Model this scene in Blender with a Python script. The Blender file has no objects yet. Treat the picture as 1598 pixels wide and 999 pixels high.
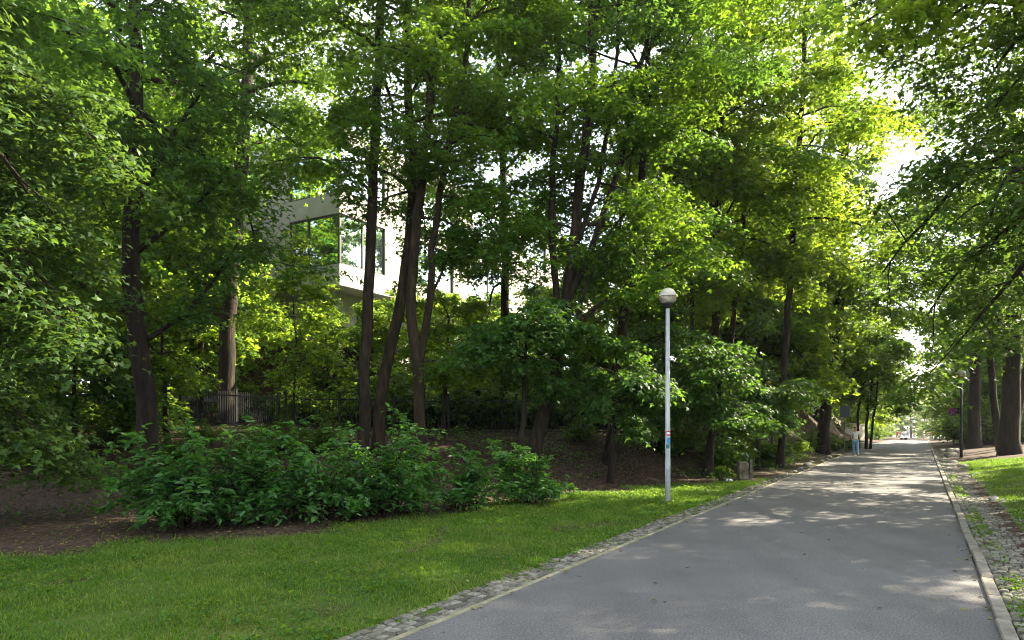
import bpy, math, random
import numpy as np
from mathutils import Vector

sc = bpy.context.scene
COL = sc.collection
R = math.radians

# ------------------------------------------------------------------ camera, sky, sun, exposure
EYE = 1.85
F, CX, HZ = 1100.0, 799.0, 660.0          # focal length, centre column and horizon row (photo pixels)
cam_d = bpy.data.cameras.new('camera')
cam = bpy.data.objects.new('camera', cam_d); COL.objects.link(cam)
cam_d.sensor_width = 36.0
cam_d.lens = F / 1598 * 36
cam_d.shift_y = (HZ - 499.5) / 1598
cam_d.clip_end = 3000
cam.location = (0, 0, EYE); cam.rotation_euler = (R(90), 0, 0)
sc.camera = cam

SUN_AZ, SUN_EL = 63.0, 36.0               # clockwise from the view direction (+Y)
w = bpy.data.worlds.new('World'); sc.world = w; w.use_nodes = True
nt = w.node_tree; nt.nodes.clear()
sky = nt.nodes.new('ShaderNodeTexSky'); sky.sky_type = 'NISHITA'; sky.sun_disc = False
sky.sun_elevation = R(SUN_EL); sky.sun_rotation = R(SUN_AZ); sky.dust_density = 2.5; sky.air_density = 1.0
bg = nt.nodes.new('ShaderNodeBackground'); bg.inputs['Strength'].default_value = 0.15
wo = nt.nodes.new('ShaderNodeOutputWorld')
wtc = nt.nodes.new('ShaderNodeTexCoord'); wn = nt.nodes.new('ShaderNodeTexNoise'); wn.inputs['Scale'].default_value = 2.2; wn.inputs['Detail'].default_value = 6
wr = nt.nodes.new('ShaderNodeMapRange'); wr.inputs['From Min'].default_value = 0.3; wr.inputs['From Max'].default_value = 0.62; wr.inputs['To Min'].default_value = 0.45; wr.inputs['To Max'].default_value = 0.92
wm = nt.nodes.new('ShaderNodeMix'); wm.data_type = 'RGBA'; wm.inputs[7].default_value = (2.7, 2.8, 3.0, 1)      # thin bright cloud
nt.links.new(wtc.outputs['Generated'], wn.inputs['Vector']); nt.links.new(wn.outputs['Fac'], wr.inputs['Value']); nt.links.new(wr.outputs[0], wm.inputs[0])
nt.links.new(sky.outputs[0], wm.inputs[6]); nt.links.new(wm.outputs[2], bg.inputs['Color']); nt.links.new(bg.outputs[0], wo.inputs['Surface'])

sl = bpy.data.lights.new('sun', 'SUN'); sl.energy = 5.0; sl.angle = R(0.53); sl.color = (1.0, 0.88, 0.68)
sun = bpy.data.objects.new('sun', sl); COL.objects.link(sun)
sdir = Vector((math.sin(R(SUN_AZ)) * math.cos(R(SUN_EL)), math.cos(R(SUN_AZ)) * math.cos(R(SUN_EL)), math.sin(R(SUN_EL))))
sun.rotation_euler = sdir.to_track_quat('Z', 'Y').to_euler(); sun.location = sdir * 60

sc.view_settings.view_transform = 'Standard'; sc.view_settings.look = 'None'
sc.view_settings.gamma = 1.0; sc.view_settings.use_curve_mapping = False
sc.view_settings.exposure = 2.72
cy = sc.cycles
cy.max_bounces = 8; cy.diffuse_bounces = 4; cy.glossy_bounces = 2; cy.transmission_bounces = 6; cy.transparent_max_bounces = 4
cy.sample_clamp_indirect = 6.0; cy.filter_width = 1.05

# ------------------------------------------------------------------ helpers
rng = np.random.default_rng(12)

class MB:
    """collects vertices and quads / triangles, then links them as one mesh object"""
    def __init__(self): self.v = []; self.q = []; self.t = []; self.n = 0; self.qm = []; self.tm = []
    def add(self, v, q=None, t=None, m=0):
        v = np.asarray(v, float).reshape(-1, 3)
        if q is not None and len(q):
            q = np.asarray(q, int).reshape(-1, 4) + self.n; self.q.append(q); self.qm.append(np.full(len(q), m))
        if t is not None and len(t):
            t = np.asarray(t, int).reshape(-1, 3) + self.n; self.t.append(t); self.tm.append(np.full(len(t), m))
        self.v.append(v); self.n += len(v)
    def box(self, x0, x1, y0, y1, z0, z1, m=0, xf=None):
        v = np.array([[x, y, z] for z in (z0, z1) for y in (y0, y1) for x in (x0, x1)], float)
        if xf is not None: v = xf(v)
        self.add(v, [[0, 2, 3, 1], [4, 5, 7, 6], [0, 1, 5, 4], [2, 6, 7, 3], [0, 4, 6, 2], [1, 3, 7, 5]], m=m)
    def tube(self, pts, rad, seg=8, m=0, cap=True):
        p = np.asarray(pts, float); r = np.broadcast_to(np.asarray(rad, float), (len(p),))
        tg = np.gradient(p, axis=0); tg /= np.linalg.norm(tg, axis=1)[:, None] + 1e-9
        ref = np.array([1.0, 0, 0]) if abs(tg[:, 0]).mean() < 0.7 else np.array([0, 1.0, 0])
        u = ref - tg * (tg @ ref)[:, None]; u /= np.linalg.norm(u, axis=1)[:, None] + 1e-9
        w_ = np.cross(tg, u)
        a = np.arange(seg) * 2 * math.pi / seg
        ring = p[:, None, :] + r[:, None, None] * (np.cos(a)[None, :, None] * u[:, None, :] + np.sin(a)[None, :, None] * w_[:, None, :])
        n = len(p); i = np.arange(n - 1)[:, None] * seg; j = np.arange(seg)[None, :]; k = (j + 1) % seg
        q = np.stack([i + j, i + k, i + seg + k, i + seg + j], -1).reshape(-1, 4)
        v = ring.reshape(-1, 3); t = []
        if cap:
            v = np.vstack([v, p[:1], p[-1:]]); c0, c1 = n * seg, n * seg + 1
            t = [[c0, (s + 1) % seg, s] for s in range(seg)] + [[c1, (n - 1) * seg + s, (n - 1) * seg + (s + 1) % seg] for s in range(seg)]
        self.add(v, q, t, m)
    def lathe(self, prof, c=(0, 0, 0), seg=16, m=0):
        prof = np.asarray(prof, float); a = np.arange(seg) * 2 * math.pi / seg; n = len(prof)
        v = np.stack([prof[:, 0:1] * np.cos(a) + c[0], prof[:, 0:1] * np.sin(a) + c[1], np.repeat(prof[:, 1:2], seg, 1) + c[2]], -1).reshape(-1, 3)
        i = np.arange(n - 1)[:, None] * seg; j = np.arange(seg)[None, :]; k = (j + 1) % seg
        self.add(v, np.stack([i + j, i + k, i + seg + k, i + seg + j], -1).reshape(-1, 4), m=m)
    def mesh(self, name, mats, smooth=False):
        me = bpy.data.meshes.new(name)
        v = np.vstack(self.v); me.vertices.add(len(v)); me.vertices.foreach_set('co', v.astype(np.float32).ravel())
        q = np.vstack(self.q) if self.q else np.zeros((0, 4), int); t = np.vstack(self.t) if self.t else np.zeros((0, 3), int)
        lp = np.concatenate([q.ravel(), t.ravel()]).astype(np.int32)
        me.loops.add(len(lp)); me.loops.foreach_set('vertex_index', lp)
        st = np.concatenate([np.arange(len(q)) * 4, len(q) * 4 + np.arange(len(t)) * 3]).astype(np.int32)
        me.polygons.add(len(st)); me.polygons.foreach_set('loop_start', st)
        mi = np.concatenate(self.qm + self.tm).astype(np.int32); me.polygons.foreach_set('material_index', mi)
        me.polygons.foreach_set('use_smooth', np.full(len(st), bool(smooth)))
        for m in (mats if isinstance(mats, (list, tuple)) else [mats]): me.materials.append(m)
        me.update(calc_edges=True)
        return me
    def build(self, name, mats, parent=None, smooth=False, loc=None):
        o = bpy.data.objects.new(name, self.mesh(name, mats, smooth)); COL.objects.link(o)
        if parent: o.parent = parent
        if loc is not None: o.location = loc
        return o

def tag(o, label=None, cat=None, group=None, kind=None):
    if label: o['label'] = label
    if cat: o['category'] = cat
    if group: o['group'] = group
    if kind: o['kind'] = kind
    return o

def empty(name, loc, label, cat, group=None, rz=0.0):
    o = bpy.data.objects.new(name, None); COL.objects.link(o); o.location = loc; o.rotation_euler.z = rz
    o.empty_display_size = 0.2
    return tag(o, label, cat, group)

def copy_tree(o, parent=None):
    c = o.copy(); COL.objects.link(c)
    if parent: c.parent = parent
    for ch in list(o.children): copy_tree(ch, c)
    return c

# ------------------------------------------------------------------ materials
def mat(name, color, rough=0.8, spec=0.3, metal=0.0):
    m = bpy.data.materials.new(name); m.use_nodes = True
    b = m.node_tree.nodes['Principled BSDF']
    b.inputs['Base Color'].default_value = (*color, 1); b.inputs['Roughness'].default_value = rough
    b.inputs['Specular IOR Level'].default_value = spec; b.inputs['Metallic'].default_value = metal
    return m

def noise_mat(name, cols, scale=4.0, rough=0.85, bump=0.0, bscale=None, detail=6.0, spec=0.3, stretch=(1, 1, 1), pos=(0.3, 0.5, 0.7), coord='Object'):
    m = mat(name, cols[0], rough, spec); n = m.node_tree; N, L = n.nodes, n.links; b = N['Principled BSDF']
    tc = N.new('ShaderNodeTexCoord'); mp = N.new('ShaderNodeMapping'); mp.inputs['Scale'].default_value = stretch
    L.new(tc.outputs[coord], mp.inputs[0])
    no = N.new('ShaderNodeTexNoise'); no.inputs['Scale'].default_value = scale; no.inputs['Detail'].default_value = detail
    L.new(mp.outputs[0], no.inputs['Vector'])
    rp = N.new('ShaderNodeValToRGB'); e = rp.color_ramp.elements
    while len(e) < len(cols): e.new(0.5)
    for i, c in enumerate(cols): e[i].position = pos[i] if len(cols) == len(pos) else i / (len(cols) - 1); e[i].color = (*c, 1)
    L.new(no.outputs['Fac'], rp.inputs[0]); L.new(rp.outputs[0], b.inputs['Base Color'])
    if bump:
        n2 = N.new('ShaderNodeTexNoise'); n2.inputs['Scale'].default_value = bscale or scale * 3; n2.inputs['Detail'].default_value = 8
        L.new(mp.outputs[0], n2.inputs['Vector'])
        bp = N.new('ShaderNodeBump'); bp.inputs['Strength'].default_value = bump; bp.inputs['Distance'].default_value = 0.03
        L.new(n2.outputs['Fac'], bp.inputs['Height']); L.new(bp.outputs[0], b.inputs['Normal'])
    return m

def leaf_mat(name, dark, mid, light, trans, tfac=0.42, rough=0.52, spec=0.16, patch=False):
    """each leaf its own shade of green; light passes through the blade"""
    dark, mid, light = (tuple(x * k for x, k in zip(c, (0.58, 0.74, 0.42))) for c in (dark, mid, light)); trans = tuple(x * k for x, k in zip(trans, (0.92, 1.0, 0.7)))
    m = mat(name, mid, rough, spec); n = m.node_tree; N, L = n.nodes, n.links; b = N['Principled BSDF']
    g = N.new('ShaderNodeNewGeometry')
    rp = N.new('ShaderNodeValToRGB'); e = rp.color_ramp.elements; e.new(0.5)
    for i, (p, c) in enumerate(((0.0, dark), (0.55, mid), (1.0, light))): e[i].position = p; e[i].color = (*c, 1)
    L.new(g.outputs['Random Per Island'], rp.inputs[0])
    L.new(rp.outputs[0], b.inputs['Base Color'])
    if patch:      # drier and lusher patches of the lawn
        tc = N.new('ShaderNodeTexCoord'); pn = N.new('ShaderNodeTexNoise'); pn.inputs['Scale'].default_value = 0.9; pn.inputs['Detail'].default_value = 5
        L.new(tc.outputs['Object'], pn.inputs['Vector']); pr = N.new('ShaderNodeValToRGB'); q = pr.color_ramp.elements
        q[0].position = 0.36; q[0].color = (0.75, 0.85, 0.8, 1); q[1].position = 0.68; q[1].color = (1.75, 1.15, 1.3, 1); L.new(pn.outputs['Fac'], pr.inputs[0])
        pm = N.new('ShaderNodeMix'); pm.data_type = 'RGBA'; pm.blend_type = 'MULTIPLY'; pm.inputs[0].default_value = 1
        L.new(rp.outputs[0], pm.inputs[6]); L.new(pr.outputs[0], pm.inputs[7]); L.new(pm.outputs[2], b.inputs['Base Color'])
    tr = N.new('ShaderNodeBsdfTranslucent')
    hs = N.new('ShaderNodeHueSaturation'); hs.inputs['Color'].default_value = (*trans, 1)
    mr = N.new('ShaderNodeMapRange'); mr.inputs['To Min'].default_value = 0.65; mr.inputs['To Max'].default_value = 1.3
    L.new(g.outputs['Random Per Island'], mr.inputs['Value']); L.new(mr.outputs[0], hs.inputs['Value'])
    L.new(hs.outputs[0], tr.inputs['Color'])
    ms = N.new('ShaderNodeMixShader'); ms.inputs[0].default_value = tfac
    L.new(b.outputs[0], ms.inputs[1]); L.new(tr.outputs[0], ms.inputs[2])
    L.new(ms.outputs[0], N['Material Output'].inputs['Surface'])
    return m

M = {}
M['maple'] = leaf_mat('maple_leaf', (0.024, 0.066, 0.012), (0.038, 0.10, 0.017), (0.072, 0.15, 0.024), (0.26, 0.40, 0.03), 0.42)
M['maple_dark'] = leaf_mat('maple_leaf_dusky', (0.026, 0.066, 0.018), (0.042, 0.098, 0.028), (0.07, 0.13, 0.04), (0.19, 0.34, 0.04), 0.38)
M['linden'] = leaf_mat('linden_leaf', (0.036, 0.085, 0.014), (0.06, 0.13, 0.022), (0.11, 0.19, 0.03), (0.40, 0.52, 0.04), 0.48)
M['chestnut'] = leaf_mat('broad_leaf', (0.036, 0.068, 0.024), (0.055, 0.095, 0.030), (0.085, 0.125, 0.045), (0.15, 0.24, 0.035), 0.33)
M['bush'] = leaf_mat('bush_leaf', (0.028, 0.085, 0.022), (0.045, 0.13, 0.034), (0.085, 0.185, 0.055), (0.16, 0.36, 0.045), 0.32, 0.42, 0.35)
M['shrub'] = leaf_mat('shrub_leaf', (0.03, 0.08, 0.016), (0.055, 0.125, 0.024), (0.10, 0.17, 0.04), (0.30, 0.42, 0.035), 0.42)
M['rusty'] = leaf_mat('rusty_leaf', (0.030, 0.070, 0.020), (0.048, 0.098, 0.026), (0.10, 0.10, 0.035), (0.20, 0.32, 0.04), 0.36)
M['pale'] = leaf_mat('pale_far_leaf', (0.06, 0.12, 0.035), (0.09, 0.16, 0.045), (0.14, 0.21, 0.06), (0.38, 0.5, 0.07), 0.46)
M['blade'] = leaf_mat('grass_blade', (0.060, 0.125, 0.02), (0.094, 0.185, 0.026), (0.19, 0.225, 0.08), (0.23, 0.38, 0.03), 0.34, 0.6, 0.2, patch=True)
M['dry'] = leaf_mat('dry_leaf', (0.10, 0.055, 0.028), (0.17, 0.10, 0.05), (0.34, 0.25, 0.13), (0.2, 0.12, 0.05), 0.1, 0.7, 0.2)
M['bark'] = noise_mat('bark', [(0.007, 0.005, 0.003), (0.018, 0.0125, 0.0065), (0.04, 0.029, 0.016)], 9, 0.95, 1.0, 22, stretch=(1, 1, 0.22))
M['bark_warm'] = noise_mat('bark_warm', [(0.010, 0.007, 0.0035), (0.026, 0.0175, 0.0085), (0.056, 0.04, 0.019)], 7, 0.95, 1.0, 20, stretch=(1, 1, 0.25))
M['bark_dark'] = noise_mat('bark_dark', [(0.006, 0.004, 0.0022), (0.014, 0.0098, 0.005), (0.031, 0.022, 0.012)], 8, 0.95, 1.0, 20, stretch=(1, 1, 0.22))
M['render'] = noise_mat('building_render', [(0.33, 0.305, 0.27), (0.37, 0.345, 0.305), (0.41, 0.385, 0.345)], 1.2, 0.85, 0.1, 30)
M['stone_band'] = noise_mat('stone_band', [(0.33, 0.31, 0.275), (0.38, 0.355, 0.315), (0.42, 0.395, 0.355)], 2.0, 0.8, 0.1, 40)
M['frame'] = mat('window_frame', (0.05, 0.045, 0.04), 0.5)
M['dark_wall'] = noise_mat('dark_brown_wall', [(0.030, 0.016, 0.011), (0.055, 0.028, 0.018), (0.08, 0.04, 0.026)], 3, 0.9, 0.2, 30)
M['iron'] = noise_mat('black_iron', [(0.012, 0.012, 0.013), (0.022, 0.022, 0.023), (0.03, 0.027, 0.024)], 12, 0.7, spec=0.2)
M['concrete'] = noise_mat('kerb_concrete', [(0.10, 0.092, 0.07), (0.155, 0.143, 0.115), (0.21, 0.195, 0.16)], 5, 0.9, 0.4, 40, coord='Object')
M['edging'] = noise_mat('edging_stone', [(0.12, 0.117, 0.07), (0.19, 0.18, 0.11), (0.25, 0.235, 0.16)], 5, 0.9, 0.4, 40)
M['rock'] = noise_mat('rock', [(0.17, 0.15, 0.125), (0.29, 0.265, 0.225), (0.42, 0.39, 0.34)], 3, 0.95, 0.7, 12)

def glass_mat():
    m = bpy.data.materials.new('window_glass'); m.use_nodes = True; n = m.node_tree; N, L = n.nodes, n.links
    b = N['Principled BSDF']; b.inputs['Base Color'].default_value = (0.03, 0.045, 0.05, 1); b.inputs['Roughness'].default_value = 0.05
    gl = N.new('ShaderNodeBsdfGlossy'); gl.inputs['Color'].default_value = (0.75, 0.9, 0.95, 1); gl.inputs['Roughness'].default_value = 0.02
    ms = N.new('ShaderNodeMixShader'); ms.inputs[0].default_value = 0.75
    L.new(b.outputs[0], ms.inputs[1]); L.new(gl.outputs[0], ms.inputs[2]); L.new(ms.outputs[0], N['Material Output'].inputs['Surface'])
    return m
M['glass'] = glass_mat()

def asphalt_mat():
    m = mat('asphalt', (0.1, 0.1, 0.1), 0.82, 0.35); n = m.node_tree; N, L = n.nodes, n.links; b = N['Principled BSDF']
    tc = N.new('ShaderNodeTexCoord')
    n1 = N.new('ShaderNodeTexNoise'); n1.inputs['Scale'].default_value = 0.55; n1.inputs['Detail'].default_value = 5
    n2 = N.new('ShaderNodeTexNoise'); n2.inputs['Scale'].default_value = 55; n2.inputs['Detail'].default_value = 3
    n3 = N.new('ShaderNodeTexVoronoi'); n3.inputs['Scale'].default_value = 95
    mp = N.new('ShaderNodeMapping'); mp.inputs['Rotation'].default_value = (0, 0, R(30.1)); mp.inputs['Scale'].default_value = (1.6, 0.12, 1)
    n4 = N.new('ShaderNodeTexNoise'); n4.inputs['Scale'].default_value = 1.0; n4.inputs['Detail'].default_value = 4
    L.new(tc.outputs['Object'], mp.inputs[0]); L.new(mp.outputs[0], n4.inputs['Vector'])
    for q in (n1, n2, n3): L.new(tc.outputs['Object'], q.inputs['Vector'])
    r1 = N.new('ShaderNodeValToRGB'); e = r1.color_ramp.elements
    e[0].position = 0.3; e[0].color = (0.085, 0.083, 0.081, 1); e[1].position = 0.72; e[1].color = (0.116, 0.113, 0.110, 1)
    L.new(n1.outputs['Fac'], r1.inputs[0])
    r2 = N.new('ShaderNodeValToRGB'); e = r2.color_ramp.elements
    e[0].position = 0.3; e[0].color = (0.45, 0.45, 0.46, 1); e[1].position = 0.75; e[1].color = (1.65, 1.62, 1.58, 1)
    L.new(n2.outputs['Fac'], r2.inputs[0])
    r4 = N.new('ShaderNodeValToRGB'); e = r4.color_ramp.elements
    e[0].position = 0.3; e[0].color = (0.86, 0.86, 0.87, 1); e[1].position = 0.7; e[1].color = (1.12, 1.12, 1.11, 1)
    L.new(n4.outputs['Fac'], r4.inputs[0])
    mx = N.new('ShaderNodeMix'); mx.data_type = 'RGBA'; mx.blend_type = 'MULTIPLY'; mx.inputs[0].default_value = 1
    L.new(r1.outputs[0], mx.inputs[6]); L.new(r2.outputs[0], mx.inputs[7])
    mx2 = N.new('ShaderNodeMix'); mx2.data_type = 'RGBA'; mx2.blend_type = 'MULTIPLY'; mx2.inputs[0].default_value = 1
    L.new(mx.outputs[2], mx2.inputs[6]); L.new(r4.outputs[0], mx2.inputs[7])
    wv = N.new('ShaderNodeTexNoise'); wv.inputs['Scale'].default_value = 1.2; wv.inputs['Detail'].default_value = 5
    L.new(tc.outputs['Object'], wv.inputs['Vector'])
    wa = N.new('ShaderNodeMix'); wa.data_type = 'RGBA'; wa.inputs[0].default_value = 0.35; L.new(tc.outputs['Object'], wa.inputs[6]); L.new(wv.outputs['Color'], wa.inputs[7])
    ck = N.new('ShaderNodeTexVoronoi'); ck.feature = 'DISTANCE_TO_EDGE'; ck.inputs['Scale'].default_value = 0.42; L.new(wa.outputs[2], ck.inputs['Vector'])
    cr = N.new('ShaderNodeValToRGB'); e = cr.color_ramp.elements; e[0].position = 0.0; e[0].color = (0.55, 0.55, 0.55, 1); e[1].position = 0.006; e[1].color = (1, 1, 1, 1)
    L.new(ck.outputs['Distance'], cr.inputs[0])
    n6 = N.new('ShaderNodeTexNoise'); n6.inputs['Scale'].default_value = 2.6; n6.inputs['Detail'].default_value = 7; L.new(tc.outputs['Object'], n6.inputs['Vector'])
    r6 = N.new('ShaderNodeValToRGB'); e = r6.color_ramp.elements; e[0].position = 0.28; e[0].color = (0.85, 0.845, 0.84, 1); e[1].position = 0.45; e[1].color = (1.0, 1.0, 1.0, 1)
    L.new(n6.outputs['Fac'], r6.inputs[0])
    mx3 = N.new('ShaderNodeMix'); mx3.data_type = 'RGBA'; mx3.blend_type = 'MULTIPLY'; mx3.inputs[0].default_value = 0.22
    L.new(mx2.outputs[2], mx3.inputs[6]); L.new(cr.outputs[0], mx3.inputs[7])
    mx4 = N.new('ShaderNodeMix'); mx4.data_type = 'RGBA'; mx4.blend_type = 'MULTIPLY'; mx4.inputs[0].default_value = 1
    L.new(mx3.outputs[2], mx4.inputs[6]); L.new(r6.outputs[0], mx4.inputs[7])
    L.new(mx4.outputs[2], b.inputs['Base Color'])
    bp = N.new('ShaderNodeBump'); bp.inputs['Strength'].default_value = 0.5; bp.inputs['Distance'].default_value = 0.008
    L.new(n3.outputs['Distance'], bp.inputs['Height']); L.new(bp.outputs[0], b.inputs['Normal'])
    return m
M['asphalt'] = asphalt_mat()

def ground_mat():
    m = mat('park_ground', (0.1, 0.08, 0.05), 0.95, 0.15); n = m.node_tree; N, L = n.nodes, n.links; b = N['Principled BSDF']
    tc = N.new('ShaderNodeTexCoord'); at = N.new('ShaderNodeAttribute'); at.attribute_name = 'grass'
    na = N.new('ShaderNodeTexNoise'); na.inputs['Scale'].default_value = 1.7; na.inputs['Detail'].default_value = 8; na.inputs['Roughness'].default_value = 0.65
    nb = N.new('ShaderNodeTexNoise'); nb.inputs['Scale'].default_value = 9; nb.inputs['Detail'].default_value = 8
    nc = N.new('ShaderNodeTexNoise'); nc.inputs['Scale'].default_value = 0.6; nc.inputs['Detail'].default_value = 5
    nd = N.new('ShaderNodeTexNoise'); nd.inputs['Scale'].default_value = 60; nd.inputs['Detail'].default_value = 4
    for q in (na, nb, nc, nd): L.new(tc.outputs['Object'], q.inputs['Vector'])
    rd = N.new('ShaderNodeValToRGB'); e = rd.color_ramp.elements; e.new(0.5)
    for i, (p, c) in enumerate(((0.3, (0.020, 0.013, 0.009)), (0.5, (0.045, 0.029, 0.019)), (0.72, (0.10, 0.069, 0.045)))): e[i].position = p; e[i].color = (*c, 1)
    L.new(nb.outputs['Fac'], rd.inputs[0])
    rg = N.new('ShaderNodeValToRGB'); e = rg.color_ramp.elements; e.new(0.5)
    for i, (p, c) in enumerate(((0.3, (0.032, 0.054, 0.008)), (0.5, (0.05, 0.08, 0.010)), (0.72, (0.088, 0.10, 0.022)))): e[i].position = p; e[i].color = (*c, 1)
    L.new(nc.outputs['Fac'], rg.inputs[0])
    # grass where the attribute beats the noise
    ad = N.new('ShaderNodeMath'); ad.operation = 'ADD'; L.new(at.outputs['Fac'], ad.inputs[0])
    su = N.new('ShaderNodeMath'); su.operation = 'SUBTRACT'; su.inputs[1].default_value = 0.5; L.new(na.outputs['Fac'], su.inputs[0])
    mu = N.new('ShaderNodeMath'); mu.operation = 'MULTIPLY'; mu.inputs[1].default_value = 1.5; L.new(su.outputs[0], mu.inputs[0]); L.new(mu.outputs[0], ad.inputs[1])
    mr = N.new('ShaderNodeMapRange'); mr.inputs['From Min'].default_value = 0.4; mr.inputs['From Max'].default_value = 0.66; L.new(ad.outputs[0], mr.inputs['Value'])
    mx = N.new('ShaderNodeMix'); mx.data_type = 'RGBA'; L.new(mr.outputs[0], mx.inputs[0]); L.new(rd.outputs[0], mx.inputs[6]); L.new(rg.outputs[0], mx.inputs[7])
    rf = N.new('ShaderNodeValToRGB'); e = rf.color_ramp.elements; e[0].position = 0.3; e[0].color = (0.6, 0.6, 0.6, 1); e[1].position = 0.7; e[1].color = (1.35, 1.35, 1.35, 1)
    L.new(nd.outputs['Fac'], rf.inputs[0])
    m2 = N.new('ShaderNodeMix'); m2.data_type = 'RGBA'; m2.blend_type = 'MULTIPLY'; m2.inputs[0].default_value = 1
    L.new(mx.outputs[2], m2.inputs[6]); L.new(rf.outputs[0], m2.inputs[7]); L.new(m2.outputs[2], b.inputs['Base Color'])
    bp = N.new('ShaderNodeBump'); bp.inputs['Strength'].default_value = 0.8; bp.inputs['Distance'].default_value = 0.03
    L.new(nb.outputs['Fac'], bp.inputs['Height']); L.new(bp.outputs[0], b.inputs['Normal'])
    return m
M['ground'] = ground_mat()

def cobble_mat():
    m = mat('cobble', (0.2, 0.2, 0.19), 0.85, 0.3); n = m.node_tree; N, L = n.nodes, n.links; b = N['Principled BSDF']
    g = N.new('ShaderNodeNewGeometry'); rp = N.new('ShaderNodeValToRGB'); e = rp.color_ramp.elements; e.new(0.5)
    for i, (p, c) in enumerate(((0, (0.06, 0.056, 0.044)), (0.5, (0.115, 0.107, 0.085)), (1, (0.19, 0.18, 0.147)))): e[i].position = p; e[i].color = (*c, 1)
    L.new(g.outputs['Random Per Island'], rp.inputs[0])
    tc = N.new('ShaderNodeTexCoord'); no = N.new('ShaderNodeTexNoise'); no.inputs['Scale'].default_value = 18; no.inputs['Detail'].default_value = 6
    L.new(tc.outputs['Object'], no.inputs['Vector'])
    rf = N.new('ShaderNodeValToRGB'); e = rf.color_ramp.elements; e[0].position = 0.3; e[0].color = (0.6, 0.62, 0.55, 1); e[1].position = 0.7; e[1].color = (1.25, 1.25, 1.25, 1)
    L.new(no.outputs['Fac'], rf.inputs[0])
    m2 = N.new('ShaderNodeMix'); m2.data_type = 'RGBA'; m2.blend_type = 'MULTIPLY'; m2.inputs[0].default_value = 1
    L.new(rp.outputs[0], m2.inputs[6]); L.new(rf.outputs[0], m2.inputs[7]); L.new(m2.outputs[2], b.inputs['Base Color'])
    bp = N.new('ShaderNodeBump'); bp.inputs['Strength'].default_value = 0.5; bp.inputs['Distance'].default_value = 0.01
    L.new(no.outputs['Fac'], bp.inputs['Height']); L.new(bp.outputs[0], b.inputs['Normal'])
    return m
M['cobble'] = cobble_mat()

# ------------------------------------------------------------------ terrain
SD, CD = math.sin(R(30.13)), math.cos(R(30.13))      # road direction = (SD, CD)
TL, TR = -3.86, 0.60                                  # road edges (lateral, metres)
def st(X, Y): return SD * X + CD * Y, CD * X - SD * Y
def xy(s, t): return SD * s + CD * t, CD * s - SD * t

def road_z(s):
    u = np.clip(np.asarray(s, float) - 80, 0, None)
    return -0.021 * (np.sqrt(u * u + 60) - math.sqrt(60.0))

GB_S = [0, 5, 9, 16, 20, 22.3, 23.6, 24.5]
GB_T = [-13.2, -11.5, -9.4, -8.3, -7.3, -5.4, -4.6, -4.2]
PXS = [-900, 0, 400, 800, 1000, 1150, 1230, 1290, 1330, 1380]
TOE = [14, 15.0, 15.5, 17.6, 21, 27, 35, 39, 44, 60]
TOP = [26, 26, 26, 26, 27, 32.5, 42, 46, 56, 85]
ZF = [1.4, 1.4, 1.4, 1.3, 1.3, 1.3, 2.2, 2.6, 1.5, 0.5]

def ground(X, Y):
    X = np.asarray(X, float); Y = np.asarray(Y, float)
    s, t = st(X, Y)
    Yc = np.maximum(Y, 2.0)
    px = np.clip(CX + F * X / Yc, -900, 1380)
    toe, top, zf = np.interp(px, PXS, TOE), np.interp(px, PXS, TOP), np.interp(px, PXS, ZF)
    u = np.clip((Y - toe) / (top - toe), 0, 1)
    hb = zf * u * u * (3 - 2 * u) + np.interp(px, [1280, 1330], [0.1, 0.0]) * np.clip(Y - top, 0, 22)
    hb = hb * np.clip((-4.7 - t) / np.interp(px, [1150, 1280], [1.8, 4.5]), 0, 1)
    hr = 0.11 * np.clip(t - 1.7, 0, 14)
    nz = (np.sin(X * 0.9 + 1.3) * np.sin(Y * 0.7 + 0.4) + 0.6 * np.sin(X * 2.1 + Y * 1.3) + 0.4 * np.sin(Y * 3.1 - X * 1.7)) * 0.02
    off = np.clip(np.maximum(TL - 0.65 - t, t - TR - 0.9) / 0.6, 0, 1)
    strip = ((t > TL - 0.45) & (t < TR + 0.75))
    return road_z(s) + hb + hr + nz * off - 0.05 * strip

def gp(px, Y):
    X = (px - CX) / F * Y
    return np.array([X, Y, float(ground(X, Y))])
def pt(px, py, Y): return np.array([(px - CX) / F * Y, Y, EYE + (HZ - py) / F * Y])

def grass_mask(X, Y):
    s, t = st(X, Y)
    wob = 0.35 * np.sin(s * 1.7 + t) + 0.25 * np.sin(s * 3.9 + 2)
    left = np.clip((t - np.interp(s, GB_S, GB_T) + wob) / 1.0, 0, 1) * (t < TL) * (s < 24.5)
    spot = np.clip(np.sin(s * 0.9 + 1.1 * np.sin(t * 1.9)) * np.sin(t * 1.6 + 0.8 * np.sin(s * 1.3)) - 0.72, 0, 1) * 2.2
    left = left * (1 - np.clip(spot, 0, 0.75))
    moss = 0.42 * ((t < TL) & (t > -7.5) & (s >= 24.0) & (s < 50))
    right = (t > TR) * np.clip((41 - s + 0.5 * wob) / 2.5, 0, 1) * 1.25 * np.clip((t - 1.48) / 0.15, 0, 1)
    far = 0.35 * (Y > 28) * (t < -8) + 0.45 * ((s > 60) & ((t < -6) | (t > 4)))
    return np.maximum.reduce([left, moss, right, far, 0.05 + 0 * X])

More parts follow.
